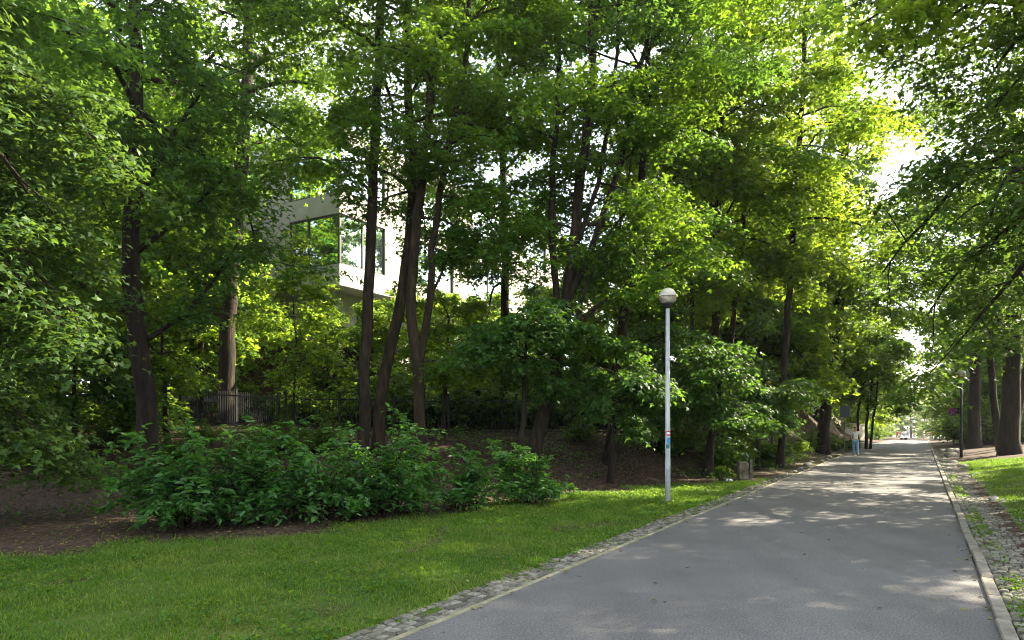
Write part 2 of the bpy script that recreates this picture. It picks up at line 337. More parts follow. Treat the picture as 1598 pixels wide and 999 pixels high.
def axis(lo, a, b, hi, step):
    mid = list(np.arange(a, b + 1e-6, step)); d = step; v = a; pre = []
    while v > lo: d *= 1.25; v -= d; pre.append(v)
    d = step; v = mid[-1]; post = []
    while v < hi: d *= 1.25; v += d; post.append(v)
    return np.array(pre[::-1] + mid + post)
gx, gy = axis(-500, -24, 24, 500, 0.3), axis(-60, 2, 48, 700, 0.3)
XX, YY = np.meshgrid(gx, gy)
ZZ = ground(XX, YY)
nx, ny = len(gx), len(gy)
ii = (np.arange(ny - 1)[:, None] * nx + np.arange(nx - 1)[None, :]).ravel()
g = MB(); g.add(np.stack([XX, YY, ZZ], -1).reshape(-1, 3), np.stack([ii, ii + 1, ii + nx + 1, ii + nx], -1))
go = tag(g.build('ground', M['ground'], smooth=True), 'bare brown earth and park lawn on both sides of the road', kind='structure')
at = go.data.attributes.new('grass', 'FLOAT', 'POINT'); at.data.foreach_set('value', grass_mask(XX, YY).astype(np.float32).ravel())

def ribbon(t0, t1, s0, s1, ds, dz0, dz1=None, side=0.0):
    """strip along the road; dz top height; side = depth of vertical faces"""
    s = np.arange(s0, s1 + 1e-6, ds); z = road_z(s); mb = MB()
    def pts(t, dz): x, y = xy(s, t); return np.stack([x, y, z + dz], -1)
    dz1 = dz0 if dz1 is None else dz1
    rows = [pts(t0, dz0), pts(t1, dz1)]
    if side: rows = [pts(t0, dz0 - side)] + rows + [pts(t1, dz1 - side)]
    v = np.stack(rows, 1).reshape(-1, 3); k = len(rows); n = len(s)
    q = [[i * k + j, i * k + j + 1, (i + 1) * k + j + 1, (i + 1) * k + j] for i in range(n - 1) for j in range(k - 1)]
    mb.add(v, q); return mb
tag(ribbon(TL, TR, -20, 215, 1.0, 0.0).build('road', M['asphalt'], smooth=True), 'grey asphalt park road running uphill to a crest', kind='structure')

def kerb(t0, t1, s0, s1, length, dz, material, name, label):
    mb = MB(); s = s0
    while s < s1:
        L_ = length * rng.uniform(0.95, 1.05); a, b = s + 0.006, s + L_ - 0.006; z = float(road_z(s)); d = rng.normal(0, 0.004); e = rng.normal(0, 0.006)
        v = []
        for zz, k in ((-0.12, 0), (dz - 0.012, 0), (dz, 0.012)):
            for ss, tt in ((a + k, t0 + k + e), (b - k, t0 + k + e), (b - k, t1 - k + e), (a + k, t1 - k + e)):
                x, y = xy(ss, tt); v.append([x, y, z + zz + d])
        q = [[0, 4, 5, 1], [1, 5, 6, 2], [2, 6, 7, 3], [3, 7, 4, 0], [4, 8, 9, 5], [5, 9, 10, 6], [6, 10, 11, 7], [7, 11, 8, 4], [8, 11, 10, 9]]
        mb.add(v, q); s += L_
    return tag(mb.build(name, material), label, kind='structure')
kerb(TR + 0.004, TR + 0.125, -8, 110, 1.0, 0.045, M['concrete'], 'kerb', 'pale concrete kerb along the right edge of the road')
kerb(TL - 0.065, TL - 0.004, -8, 48, 1.0, 0.012, M['edging'], 'edging_stone', 'thin flush edging stone along the left edge of the road')

def cobbles(t0, t1, s0, s1, size, miss, sink, name, label, bow=0.0):
    """rows of hand-set stones, one strip"""
    mb = MB(); s = s0; k = 0
    while s < s1:
        L_ = size * rng.uniform(0.85, 1.2); t = t0 + rng.uniform(0, 0.03)
        tend = t1 + 0.06 * math.sin(s * 1.3) + 0.05 * math.sin(s * 3.1 + 1)
        while t < tend:
            W = size * rng.uniform(0.75, 1.15)
            pm = miss(s, t) if callable(miss) else miss
            if rng.random() > pm:
                a, b, c, d = s + 0.006, s + L_ - 0.008, t + 0.006, t + W - 0.006
                f = (t - t0) / max(t1 - t0, 0.1)
                z = float(road_z(s)) - sink * math.sin(math.pi * min(max(f, 0), 1)) + rng.normal(0, 0.004) + bow * f
                tl = rng.normal(0, 0.03, 2); v = []
                for zz, kk in ((-0.09, 0.0), (-0.014, 0.0), (0.0, 0.014)):
                    for ss, tt in ((a + kk, c + kk), (b - kk, c + kk), (b - kk, d - kk), (a + kk, d - kk)):
                        j = rng.normal(0, 0.004, 2); x, y = xy(ss + j[0] + 0.03 * math.sin(t * 5), tt + j[1])
                        v.append([x, y, z + zz + tl[0] * (ss - s - L_ / 2) + tl[1] * (tt - t - W / 2)])
                mb.add(v, [[0, 4, 5, 1], [1, 5, 6, 2], [2, 6, 7, 3], [3, 7, 4, 0], [4, 8, 9, 5], [5, 9, 10, 6], [6, 10, 11, 7], [7, 11, 8, 4], [8, 11, 10, 9]])
            t += W
        s += L_; k += 1
    return tag(mb.build(name, M['cobble']), label, kind='structure')
cobbles(TL - 0.52, TL - 0.07, 1.5, 32, 0.115, lambda s, t: 0.04 + 0.5 * (s > 22), 0.012, 'cobbled_gutter_path', 'narrow strip of old grey cobbles between the left lawn and the road')
cobbles(TR + 0.13, TR + 1.0, -1.0, 60, 0.112, lambda s, t: 0.015 + 0.22 * (t < TR + 0.34) * (math.sin(s * 0.9) > 0.3) + 0.12 * (s > 32), 0.04, 'cobbled_drain_path', 'sunken cobbled drain overgrown with weeds beside the right kerb', bow=0.02)

# ------------------------------------------------------------------ building
def building():
    c0 = pt(530, 660, 36.0); z0 = float(ground(c0[0], c0[1]))
    root = empty('apartment_building', (c0[0], c0[1], z0), 'pale modern flat-roofed apartment building glimpsed through the trees', 'building')
    # local axes: a along the road, b to the back left
    A = np.array([SD, CD, 0]); B = np.array([-CD, SD, 0])
    def xf(v): return v[:, :1] * A + v[:, 1:2] * B + np.array([[0, 0, 1.0]]) * (v[:, 2:] - z0)
    LA, LB = 46.0, 17.0
    def cell(mb, a0, a1, b0, b1, z0_, z1_, m=0): mb.box(a0, a1, b0, b1, z0_, z1_, m, xf)
    f = MB(); cell(f, 1.6, LA - 1, 1.6, LB - 1, 1.0, 8.88); f.build('ground_floor', M['stone_band'], root)
    b = MB(); cell(b, 0, LA, 0, LB, 8.9, 10.0); b.build('ledge', M['stone_band'], root)
    b = MB(); cell(b, 0.05, LA, 0.05, LB, 12.62, 13.7); b.build('floor_band', M['render'], root)
    wmb = MB(); cell(wmb, 0.35, LA - 0.3, 0.35, LB - 0.3, 10.01, 16.2)                       # inner core behind the glass
    P = [(3.6, 6.3), (10.2, 12.4), (16.5, 19.5), (23.0, 25.5), (30, 34), (38, 41), (45, 46)]  # piers along the road side
    Q = [(3.7, 6.0), (9.5, 12.2), (15.5, 17)]
    for z0_, z1_ in ((10.002, 12.618), (13.702, 16.2)):
        for p0, p1 in P: cell(wmb, p0, p1, 0.03, 0.34, z0_, z1_)
        for p0, p1 in Q: cell(wmb, 0.03, 0.34, p0, p1, z0_, z1_)
    wmb.build('wall', M['render'], root)
    for z0_, z1_ in ((10.0, 12.62), (13.7, 16.2)):
        wa = [0.16] + [x for p in P for x in p][:-1]
        for i in range(0, len(wa) - 1, 2):
            a0, a1 = wa[i], wa[i + 1]
            fr = MB()
            for a in np.linspace(a0, a1, 3): cell(fr, a - 0.05, a + 0.05, 0.12, 0.24, z0_ + 0.09, z1_ - 0.09)
            cell(fr, a0 - 0.05, a1 + 0.05, 0.11, 0.25, z0_ + 0.003, z0_ + 0.088); cell(fr, a0 - 0.05, a1 + 0.05, 0.11, 0.25, z1_ - 0.088, z1_ - 0.003)
            fo = fr.build('window', M['frame'], root)
            g_ = MB(); cell(g_, a0 + 0.052, a1 - 0.052, 0.17, 0.19, z0_ + 0.09, z1_ - 0.09); g_.build('pane', M['glass'], fo)
        wb = [0.16] + [x for p in Q for x in p][:-1]
        for i in range(0, len(wb) - 1, 2):
            a0, a1 = wb[i], wb[i + 1]
            fr = MB()
            for a in (a0, a0 + (a1 - a0) * 0.62, a1): cell(fr, 0.12, 0.24, a - 0.05, a + 0.05, z0_ + 0.09, z1_ - 0.09)
            cell(fr, 0.11, 0.25, a0 - 0.05, a1 + 0.05, z0_ + 0.003, z0_ + 0.088); cell(fr, 0.11, 0.25, a0 - 0.05, a1 + 0.05, z1_ - 0.088, z1_ - 0.003)
            fo = fr.build('window', M['frame'], root)
            g_ = MB(); cell(g_, 0.17, 0.19, a0 + 0.052, a1 - 0.052, z0_ + 0.09, z1_ - 0.09); g_.build('pane', M['glass'], fo)
    rf = MB(); cell(rf, -0.05, LA, -0.05, LB, 16.203, 17.1); rf.build('roof_parapet', M['render'], root)
    # ground-floor openings
    for k in range(6):
        fr = MB(); a0 = 3.0 + k * 6.4
        cell(fr, a0, a0 + 3.4, 1.5, 1.59, 5.4, 8.2); fo = fr.build('window', M['frame'], root)
        g_ = MB(); cell(g_, a0 + 0.1, a0 + 3.3, 1.46, 1.49, 5.5, 8.1); g_.build('pane', M['glass'], fo)
building()

def wall_thing(name, label, cat, px0, px1, Y0, Y1, top0, top1, thick, material, cap=None):
    a, b = gp(px0, Y0), gp(px1, Y1); root = empty(name, a, label, cat)
    d = (b - a)[:2]; L_ = np.linalg.norm(d); d /= L_; n_ = np.array([-d[1], d[0]])
    def quadbox(o0, o1, za0, za1, zb0, zb1):
        v = []
        for zz in (0, 1):
            for u, o in ((0, o0), (L_, o0), (L_, o1), (0, o1)):
                p = d * u + n_ * o; lo, hi = (za0, za1) if u == 0 else (zb0, zb1); v.append([p[0], p[1], (hi if zz else lo) - a[2]])
        m_ = MB(); m_.add(v, [[0, 3, 2, 1], [4, 5, 6, 7], [0, 1, 5, 4], [1, 2, 6, 5], [2, 3, 7, 6], [3, 0, 4, 7]]); return m_
    quadbox(0, thick, a[2] - 0.5, top0, b[2] - 0.5, top1).build('wall', material, root)
    if cap: quadbox(-0.06, thick + 0.06, top0 + 0.002, top0 + 0.1, top1 + 0.002, top1 + 0.1).build('coping', cap, root)
    return root
wall_thing('retaining_wall', 'dark reddish-brown wall behind the fence under the building', 'wall', 372, 560, 32.6, 33.2, 5.3, 5.3, 0.4, M['dark_wall'], M['dark_wall'])
wall_thing('garden_wall', 'pale sunlit wall behind the walking person', 'wall', 1318, 1352, 66, 70, 1.8, 1.6, 0.3, M['render'], M['stone_band'])

# ------------------------------------------------------------------ fence
def fence(path, label, group=None, h=1.42, step=2.4):
    pts = [gp(px, Y) for px, Y in path]; root = empty('metal_fence', pts[0], label, 'fence', group); o = pts[0]
    for a, b in zip(pts[:-1], pts[1:]):
        L_ = np.linalg.norm((b - a)[:2]); n = max(1, round(L_ / step)); d = (b - a) / n; dirx = (b - a)[:2] / L_; nrm = np.array([-dirx[1], dirx[0], 0]); dx3 = np.array([dirx[0], dirx[1], 0])
        for k in range(n + 1):
            p = a + d * k; z = float(ground(p[0], p[1])); mb = MB(); q = np.array([p[0], p[1], z]) - o
            def xp(v): return q + v[:, :1] * dx3 + v[:, 1:2] * nrm + v[:, 2:] * np.array([0, 0, 1.0])
            mb.box(-0.035, 0.035, -0.035, 0.035, -0.3, h + 0.1, xf=xp); mb.box(-0.05, 0.05, -0.05, 0.05, h + 0.102, h + 0.14, xf=xp)
            mb.build('post', M['iron'], root)
            if k == n: break
            e = p + d; z2 = float(ground(e[0], e[1])); mb = MB(); ln = np.linalg.norm(d[:2]); nb = int(ln / 0.13)
            def xs(v):
                zz = (z2 - z) * v[:, :1] / ln
                return q + v[:, :1] * dx3 + v[:, 1:2] * nrm + (v[:, 2:] + zz) * np.array([0, 0, 1.0])
            for rz in (0.14, h - 0.16): mb.box(0.037, ln - 0.037, -0.02, 0.02, rz, rz + 0.04, xf=xs)
            for i in range(1, nb):
                x = i * ln / nb; mb.box(x - 0.008, x + 0.008, -0.008, 0.008, 0.06, 0.138, xf=xs); mb.box(x - 0.008, x + 0.008, -0.008, 0.008, 0.182, h - 0.162, xf=xs)
                mb.box(x - 0.008, x + 0.008, -0.008, 0.008, h - 0.118, h + 0.02, xf=xs)
            mb.build('railing_panel', M['iron'], root)
fence([(255, 34.5), (310, 30.5), (435, 27.0)], 'black iron railing fence stepping down the bank on the left')
fence([(446, 26.9), (700, 26.6), (1010, 27.6), (1205, 33.8)], 'long black iron railing fence along the top of the bank')

# ------------------------------------------------------------------ leaves
def T(v, q): return np.array(v, float), np.array(q, int)
LEAF = {
    'maple': T([[0, 0, 0], [0.30, 0.54, -0.10], [0.46, 0.17, 0.0], [0.40, 0, 0.03], [1.0, 0, -0.14], [0.46, -0.17, 0.0], [0.30, -0.54, -0.10]], [[0, 3, 2, 1], [3, 5, 4, 2], [0, 6, 5, 3]]),
    'oval': T([[0, 0, 0], [0.3, 0.24, 0.07], [0.72, 0.19, 0.03], [1, 0, -0.12], [0.72, -0.19, 0.03], [0.3, -0.24, 0.07]], [[0, 3, 2, 1], [0, 5, 4, 3]]),
    'kite': T([[0, 0, 0], [0.42, 0.36, 0.0], [1, 0, -0.1], [0.42, -0.36, 0.0]], [[0, 3, 2, 1]]),
    'palm': T([[0, 0, 0], [-.05, .55, -.15], [.12, .62, -.2], [.25, .2, 0], [.42, .62, -.18], [.62, .55, -.22], [.45, .1, .02], [1.0, .1, -.25], [1.0, -.1, -.25], [.45, -.1, .02], [.62, -.55, -.22], [.42, -.62, -.18], [.25, -.2, 0], [.12, -.62, -.2], [-.05, -.55, -.15]],
              [[0, 3, 2, 1], [0, 6, 5, 4], [0, 9, 8, 7], [0, 11, 10, 9], [0, 14, 13, 12], [0, 7, 6, 0]][:3] + [[0, 11, 10, 9], [0, 14, 13, 12]]),
}
def leaves(mb, Pn, Nn, size, shape, r, head=None):
    tv, tq = LEAF[shape]; n = len(Pn); N_ = Nn / (np.linalg.norm(Nn, axis=1)[:, None] + 1e-9)
    h = r.normal(size=(n, 3)) if head is None else head + r.normal(0, 0.35, (n, 3))
    t_ = h - N_ * (h * N_).sum(1)[:, None]; t_ /= np.linalg.norm(t_, axis=1)[:, None] + 1e-9
    b_ = np.cross(N_, t_); sz = np.asarray(size)[:, None, None] if np.ndim(size) else size
    V = Pn[:, None, :] + sz * (tv[None, :, 0:1] * t_[:, None] + tv[None, :, 1:2] * b_[:, None] + tv[None, :, 2:3] * N_[:, None])
    Q = tq[None] + (np.arange(n) * len(tv))[:, None, None]
    mb.add(V.reshape(-1, 3), Q.reshape(-1, 4))

LEAFY = 1.75
def unit(v): return v / (np.linalg.norm(v) + 1e-9)

def branch(r, p, d, L_, n=6, droop=0.0, wob=0.12):
    """a wandering branch from p along d"""
    pts = [p]; d = unit(np.asarray(d, float)); q = np.array(p, float)
    for i in range(n):
        d = unit(d + r.normal(0, wob, 3) + np.array([0, 0, -droop * (i + 1) / n])); q = q + d * L_ / n; pts.append(q)
    return np.array(pts)

def resample(path, step=0.7):
    path = np.asarray(path, float); dd = np.linalg.norm(np.diff(path, axis=0), axis=1); c = np.r_[0, np.cumsum(dd)]
    n = max(4, int(c[-1] / step)); x = np.linspace(0, c[-1], n)
    out = np.stack([np.interp(x, c, path[:, k]) for k in range(3)], -1)
    for _ in range(3): out[1:-1] = 0.5 * out[1:-1] + 0.25 * (out[:-2] + out[2:])
    return out

def make_tree(name, label, cat, base, stems, zb, zt, Rc, nl, nleaf, size, shape='maple', leafmat='maple', bark='bark', seed=1,
              group=None, elev=(0, 60), droop=0.25, subs=7, flat=0.16, extra=(), az=None, flare=1.35, bias=(0, 0), dens=1.0):
    """stems: list of (path points, r0, r1); limbs leave the stems between zb and zt inside an envelope of radius Rc.
    extra: explicit boughs (path points, radius) that also carry leaves"""
    r = np.random.default_rng(seed); base = np.asarray(base, float)
    nleaf = nleaf * LEAFY
    root = empty(name, base, label, cat, group)
    tb, cr = MB(), MB(); LP, LN = [], []
    def spray(path, L_, cnt, width):
        f = 0.15 + 0.9 * np.sqrt(r.random(cnt)); f = np.minimum(f, 1.08); idx = np.clip(f, 0, 1) * (len(path) - 1)
        i0 = np.minimum(idx.astype(int), len(path) - 2); fr = (idx - i0)[:, None]
        P_ = path[i0] * (1 - fr) + path[i0 + 1] * fr
        off = r.normal(0, 1, (cnt, 3)) * np.array([width, width, flat * 0.62]); P_ = P_ + off
        P_[:, 2] -= 0.12 * (off[:, 0] ** 2 + off[:, 1] ** 2) / max(width, 0.1)
        N_ = r.normal(0, 0.42, (cnt, 3)) + np.array([0, 0, 1.0]) + 0.35 * np.c_[off[:, :2], np.zeros(cnt)] / max(width, 0.1)
        LP.append(P_); LN.append(N_)
    def limb(p, d, L_, rad, dr):
        path = branch(r, p, d, L_, 7, dr, 0.13)
        tb.tube(path - base, np.linspace(rad, max(0.008, rad * 0.18), len(path)), 6)
        ns = max(3, int(0.85 * subs * (0.6 + 0.4 * L_ / max(Rc, 1))))
        for k in range(ns):
            f = 0.22 + 0.78 * (k + r.random()) / ns; i = min(int(f * 7), 6); q = path[i] + (path[i + 1] - path[i]) * (f * 7 - i)
            dv = unit(path[i + 1] - path[i]); side = unit(np.cross(dv, [0, 0, 1.0]) + 1e-6) * (1 if k % 2 else -1)
            sd = dv * r.uniform(0.35, 0.9) + side * r.uniform(0.5, 1.0) + np.array([0, 0, r.normal(0.05, 0.2)])
            l2 = L_ * r.uniform(0.28, 0.5) * (1.15 - 0.45 * f) + 0.25
            sp = branch(r, q, sd, l2, 4, 0.2, 0.12)
            tb.tube(sp - base, np.linspace(max(0.006, rad * 0.25), 0.004, len(sp)), 4, cap=False)
            spray(sp, l2, int(nleaf * dens * r.uniform(0.5, 1.6) * min(1.6, 0.55 + 0.4 * l2)), 0.13 + 0.15 * l2)
        spray(path[3:], L_, int(nleaf * 0.7 * dens), 0.3)
    tot = sum(max(0.1, max(p_[2] for p_ in pth) - zb) for pth, _, _ in stems); gaz = r.uniform(0, 6.28)
    for pth, r0, r1 in stems:
        p = resample(pth); p[1:-1] += r.normal(0, 0.03, p[1:-1].shape)
        rad = np.linspace(r0, r1, len(p)); h0 = np.clip(1 - (p[:, 2] - p[0, 2]) / 0.7, 0, 1)
        if abs(p[0, 2] - base[2]) < 0.4: rad = rad * (1 + (flare - 1) * h0 ** 2); p[0, 2] -= 0.25
        tb.tube(p - base, rad, 10)
        zs = p[:, 2]; zmax = zs.max(); share = max(0.1, zmax - zb) / tot; n = max(2, int(round(nl * share)))
        for k in range(n):
            fz = (k + r.random()) / n; z = zb + (zmax - zb) * fz * 0.98; i = int(np.clip(np.searchsorted(zs, z), 1, len(p) - 1))
            q = p[i]; f = np.clip((z - zb) / (zt - zb), 0, 1)
            gaz += 2.4 + r.normal(0, 0.4); a = gaz if az is None else r.uniform(*az)
            el = R(elev[0] + (elev[1] - elev[0]) * f ** 1.2 + r.normal(0, 9)); L_ = Rc * max(0.25, math.sin(math.pi * (0.2 + 0.72 * f)) ** 0.7) * r.uniform(0.55, 1.25)
            d = np.array([math.cos(a) * math.cos(el) + bias[0], math.sin(a) * math.cos(el) + bias[1], math.sin(el)])
            limb(q, d, L_, min(rad[i] * 0.5, 0.02 + 0.016 * L_), droop)
        limb(p[-1], [r.normal(0, .2), r.normal(0, .2), 1], max(1.0, Rc * 0.4), r1 * 0.9, 0.0)
    for pth, rad in extra:
        p = resample(pth, 0.5); tb.tube(p - base, np.linspace(rad, rad * 0.25, len(p)), 7); Lx = np.linalg.norm(p[-1] - p[0])
        ns = max(5, int(Lx * 2.6))
        for k in range(ns):
            f = 0.3 + 0.7 * (k + r.random()) / ns; i = min(int(f * (len(p) - 1)), len(p) - 2); q = p[i]; dv = unit(p[i + 1] - p[i]); side = unit(np.cross(dv, [0, 0, 1.0]) + 1e-6) * (1 if k % 2 else -1)
            sp = branch(r, q, dv * r.uniform(.4, 1) + side * r.uniform(.4, 1) + np.array([0, 0, r.normal(0, .2)]), r.uniform(0.7, 1.5), 4, 0.25, 0.12)
            tb.tube(sp - base, np.linspace(max(0.006, rad * 0.2), 0.004, len(sp)), 4, cap=False); spray(sp, 1, int(nleaf * r.uniform(.6, 1.4)), 0.36)
    P_ = np.vstack(LP); N_ = np.vstack(LN); ok = P_[:, 2] > base[2] + 0.3; P_, N_ = P_[ok], N_[ok]
    leaves(cr, P_ - base, N_, 1.1 * size * r.uniform(0.5, 1.4, len(P_)), shape, r)
    tb.build('trunk', M[bark], root, smooth=True); cr.build('crown', M[leafmat], root)
    return root

def stem(px_pts, Y, r0, r1, ztop=None, dY=0.0, seed=0, ground_base=True):
    """a stem through the given photo columns at its own distance, carried on upward to ztop"""
    pts = [pt(px, py, Y + dY * i) for i, (px, py) in enumerate(px_pts)]
    if ground_base: pts[0][2] = float(ground(pts[0][0], pts[0][1]))
    pts = [p for i, p in enumerate(pts) if i == 0 or p[2] > pts[i - 1][2] + 0.05 or not ground_base]
    if ztop is not None and ztop > pts[-1][2] + 0.5:
        r = np.random.default_rng(seed + 77); d = unit(pts[-1] - pts[-2]); d = unit(d + np.array([0, 0, 1.2])); q = pts[-1]
        while q[2] < ztop: d = unit(d + r.normal(0, 0.08, 3) + np.array([0, 0, 0.1])); q = q + d * 1.2; pts.append(q)
    return (np.array(pts), r0, r1)

# ------------------------------------------------------------------ the trees of the left bank
s = stem([(236, 700), (226, 600), (212, 500), (204, 430), (200, 370), (208, 250), (214, 120)], 18.5, 0.28, 0.10, 16.5, seed=1)
make_tree('broadleaf_tree', 'stout dark-trunked tree with a low bough forking left in front of the fence', 'tree', s[0][0], [s], 7.6, 18.5, 5.2, 34, 95, 0.15, bark='bark_dark', seed=101, leafmat='maple_dark', bias=(-0.15, 0),
          extra=[([pt(205, 490, 18.5), pt(150, 466, 18.0), pt(85, 415, 17.3), pt(30, 330, 16.5)], 0.13), ([pt(212, 540, 18.5), pt(285, 500, 18.7), pt(335, 440, 19.2), pt(370, 380, 20)], 0.08),
                 ([pt(204, 400, 18.5), pt(290, 335, 18.6), pt(370, 258, 18.2)], 0.09), ([pt(206, 330, 18.5), pt(280, 190, 18), pt(345, 100, 17.5)], 0.1)])
s = stem([(352, 640), (354, 540), (362, 400), (378, 250), (386, 120), (388, 0)], 30, 0.36, 0.19, 21, seed=2)
make_tree('broadleaf_tree', 'thick straight trunk behind the fence, lit on its right side', 'tree', s[0][0], [s], 11.5, 24, 5.0, 30, 85, 0.18, bark='bark', seed=102, bias=(-0.5, 0))
s = stem([(567, 680), (571, 560), (576, 430), (582, 300), (586, 180), (592, 60), (594, -40)], 21, 0.185, 0.10, 18.5, seed=3)
make_tree('maple_tree', 'slim straight trunk rising in front of the building corner', 'tree', s[0][0], [s], 10.0, 19.5, 4.0, 20, 75, 0.14, seed=103,
          extra=[([pt(580, 300, 21), pt(540, 250, 20.6), pt(470, 235, 20), pt(400, 262, 19.4)], 0.05)])
s = stem([(588, 675), (596, 590), (612, 520), (632, 440), (642, 360), (648, 280), (636, 150), (634, 0)], 22, 0.195, 0.09, 18, seed=4)
make_tree('maple_tree', 'brown trunk curving right beside the slim straight one', 'tree', s[0][0], [s], 8.0, 19, 3.6, 20, 75, 0.14, bark='bark_warm', seed=104, bias=(0.4, 0))
s1 = stem([(655, 680), (655, 620), (652, 575), (642, 500), (640, 430), (652, 330), (664, 220), (680, 80), (690, -40)], 21, 0.18, 0.08, 17.5, seed=5)
s2 = stem([(653, 585), (664, 520), (673, 440), (676, 350), (700, 240), (722, 120), (735, 0)], 21, 0.12, 0.06, 16.5, seed=6, ground_base=False)
make_tree('maple_tree', 'tree forking low into a narrow Y behind the bushes', 'tree', s1[0][0], [s1, s2], 7.4, 18.5, 3.6, 28, 75, 0.14, bark='bark_warm', seed=105, bias=(0.5, 0),
          extra=[([pt(668, 470, 21), pt(705, 400, 21.2), pt(720, 300, 21.4)], 0.05), ([pt(660, 565, 21), pt(695, 556, 20.6), pt(745, 562, 20.2)], 0.035)])
s = stem([(787, 640), (787, 505), (789, 400), (786, 300), (784, 150)], 29, 0.2, 0.1, 18, seed=7)
make_tree('maple_tree', 'dark slender trunk behind the fence with the long ledge beyond it', 'tree', s[0][0], [s], 7.4, 19.5, 4.8, 34, 90, 0.16, seed=106, leafmat='maple_dark')
# the multi-stemmed leaning tree
base = [(832, 700), (848, 650), (864, 590), (872, 540)]
s1 = stem(base + [(884, 470), (893, 400), (905, 300), (918, 190), (925, 60), (930, -40)], 21.5, 0.22, 0.07, 18.5, seed=8)
s2 = stem([(876, 520), (866, 450), (858, 360), (866, 250), (870, 120), (876, 0)], 21.6, 0.11, 0.05, 17, seed=9, ground_base=False)
s3 = stem([(884, 480), (920, 400), (952, 310), (975, 220), (1000, 120), (1018, 0)], 21.4, 0.11, 0.05, 17, seed=10, ground_base=False)
s4 = stem([(893, 400), (930, 320), (945, 220), (962, 110), (968, 0)], 21.5, 0.08, 0.04, 17, seed=11, ground_base=False)
make_tree('maple_tree', 'many-stemmed tree with a leaning base fanning out to the right', 'tree', s1[0][0], [s1, s2, s3, s4], 7.2, 19.5, 3.6, 36, 70, 0.14, seed=107,
          extra=[([pt(880, 530, 21.5), pt(925, 478, 21.2), pt(985, 440, 20.8), pt(1050, 412, 20.3), pt(1120, 380, 19.8)], 0.075), ([pt(890, 530, 21.5), pt(915, 440, 21), pt(960, 340, 20.5), pt(1040, 270, 20)], 0.06)])
s = stem([(948, 735), (957, 680), (964, 600), (974, 500), (985, 400), (1000, 300), (1010, 180)], 23, 0.19, 0.07, 16.5, seed=12)
make_tree('maple_tree', 'gently leaning trunk left of the white lamp post', 'tree', s[0][0], [s], 6.8, 18, 3.8, 24, 75, 0.14, seed=108, leafmat='maple_dark')
for i, (a, b, c, d_, rr, lab) in enumerate(((1072, 1080, 1078, 1082, 0.1, 'thin upright stem just right of the lamp globe'), (1112, 1116, 1120, 1122, 0.2, 'tall dark trunk in the clump of stems right of the lamp post'),
                                         (1132, 1142, 1156, 1168, 0.15, 'right-leaning stem beside the tallest dark trunk of the clump'))):
    s = stem([(a, 690), (b, 520), (c, 400), (d_, 250), (d_ + 6, 100)], 28.5 + i * 0.8, rr, rr * 0.4, 17.5 + (i == 1) * 2, seed=13 + i)
    make_tree('maple_tree', lab, 'tree', s[0][0], [s], 7.0, 21.5, 3.9, 26, 85, 0.16, seed=109 + i, leafmat=('linden', 'maple', 'linden')[i])
s = stem([(1283, 680), (1290, 620), (1300, 540), (1314, 455), (1322, 330), (1318, 200)], 41, 0.36, 0.2, 17, seed=16)
make_tree('broadleaf_tree', 'thick trunk leaning right on top of the earth mound', 'tree', s[0][0], [s], 6.6, 19.5, 4.6, 30, 85, 0.2, seed=112, bark='bark_dark', bias=(-0.25, 0))
s1 = stem([(1352, 705), (1350, 660), (1362, 600), (1368, 540)], 50, 0.11, 0.05, 7.5, seed=17)
s2 = stem([(1340, 700), (1336, 655), (1352, 590), (1358, 540)], 50.5, 0.1, 0.05, 7, seed=18, ground_base=False)
s3 = stem([(1357, 705), (1362, 650), (1372, 600)], 49.5, 0.09, 0.05, 6.5, seed=19, ground_base=False)
make_tree('small_tree', 'small crooked tree with three thin stems behind the walking person', 'tree', s1[0][0], [s1, s2, s3], 3.6, 9, 3.0, 24, 70, 0.2, seed=113)

s = stem([(1216, 690), (1224, 560), (1236, 400), (1242, 250)], 29, 0.16, 0.08, 20, seed=31)
make_tree('maple_tree', 'tall leafy tree between the clump of stems and the earth mound', 'tree', s[0][0], [s], 8.0, 22, 4.4, 30, 85, 0.16, seed=131, leafmat='linden')
# low understory trees in front of the fence
def low_tree(px, Y, ppx, zb, zt, Rc, label, seed, lm='maple_dark', nl=12, nleaf=70, size=0.15, r0=0.09):
    b = gp(px, Y); top = np.array([b[0] + (ppx - px) / F * Y, Y + 0.1, zt - 0.4]); mid = (b + top) / 2 + np.array([0.05, 0.0, 0.1])
    return make_tree('understory_tree', label, 'tree', b, [(np.array([b, mid, top]), r0, r0 * 0.4)], zb, zt, Rc, nl, nleaf, size, seed=seed, leafmat=lm, elev=(-6, 26), droop=0.3, flat=0.08, bark='bark_dark', bias=(0.45 * math.cos(seed * 2.4), 0.3 * math.sin(seed * 2.4)))
low_tree(808, 20.0, 822, 3.2, 5.0, 1.7, 'low spreading tree of dusky leaves hiding the leaning trunk', 201)
low_tree(952, 21.0, 962, 2.1, 3.7, 1.6, 'short dusky-leaved tree drooping left of the lamp post', 202)
low_tree(1102, 24.0, 1128, 1.7, 3.9, 2.0, 'broad low tree right of the lamp post, its crown near the ground', 203, nl=17, r0=0.17)
low_tree(1182, 27.5, 1186, 1.6, 3.6, 1.6, 'low leafy tree by the earth mound', 204, nl=10)
low_tree(1040, 25.5, 1035, 2.4, 5.4, 1.9, 'slender low tree directly behind the white lamp post', 205)
low_tree(690, 25.0, 700, 3.0, 6.0, 1.9, 'thin young tree at the fence between two trunks', 206, lm='linden', nleaf=55)
low_tree(460, 24.5, 455, 3.6, 7.7, 1.8, 'sapling with sunlit upper leaves before the brown wall', 207, lm='linden', nleaf=34, r0=0.045, nl=14)
low_tree(262, 23.5, 250, 3.2, 5.6, 1.5, 'low tree by the stepped part of the fence', 208, lm='linden', nleaf=50, nl=12)
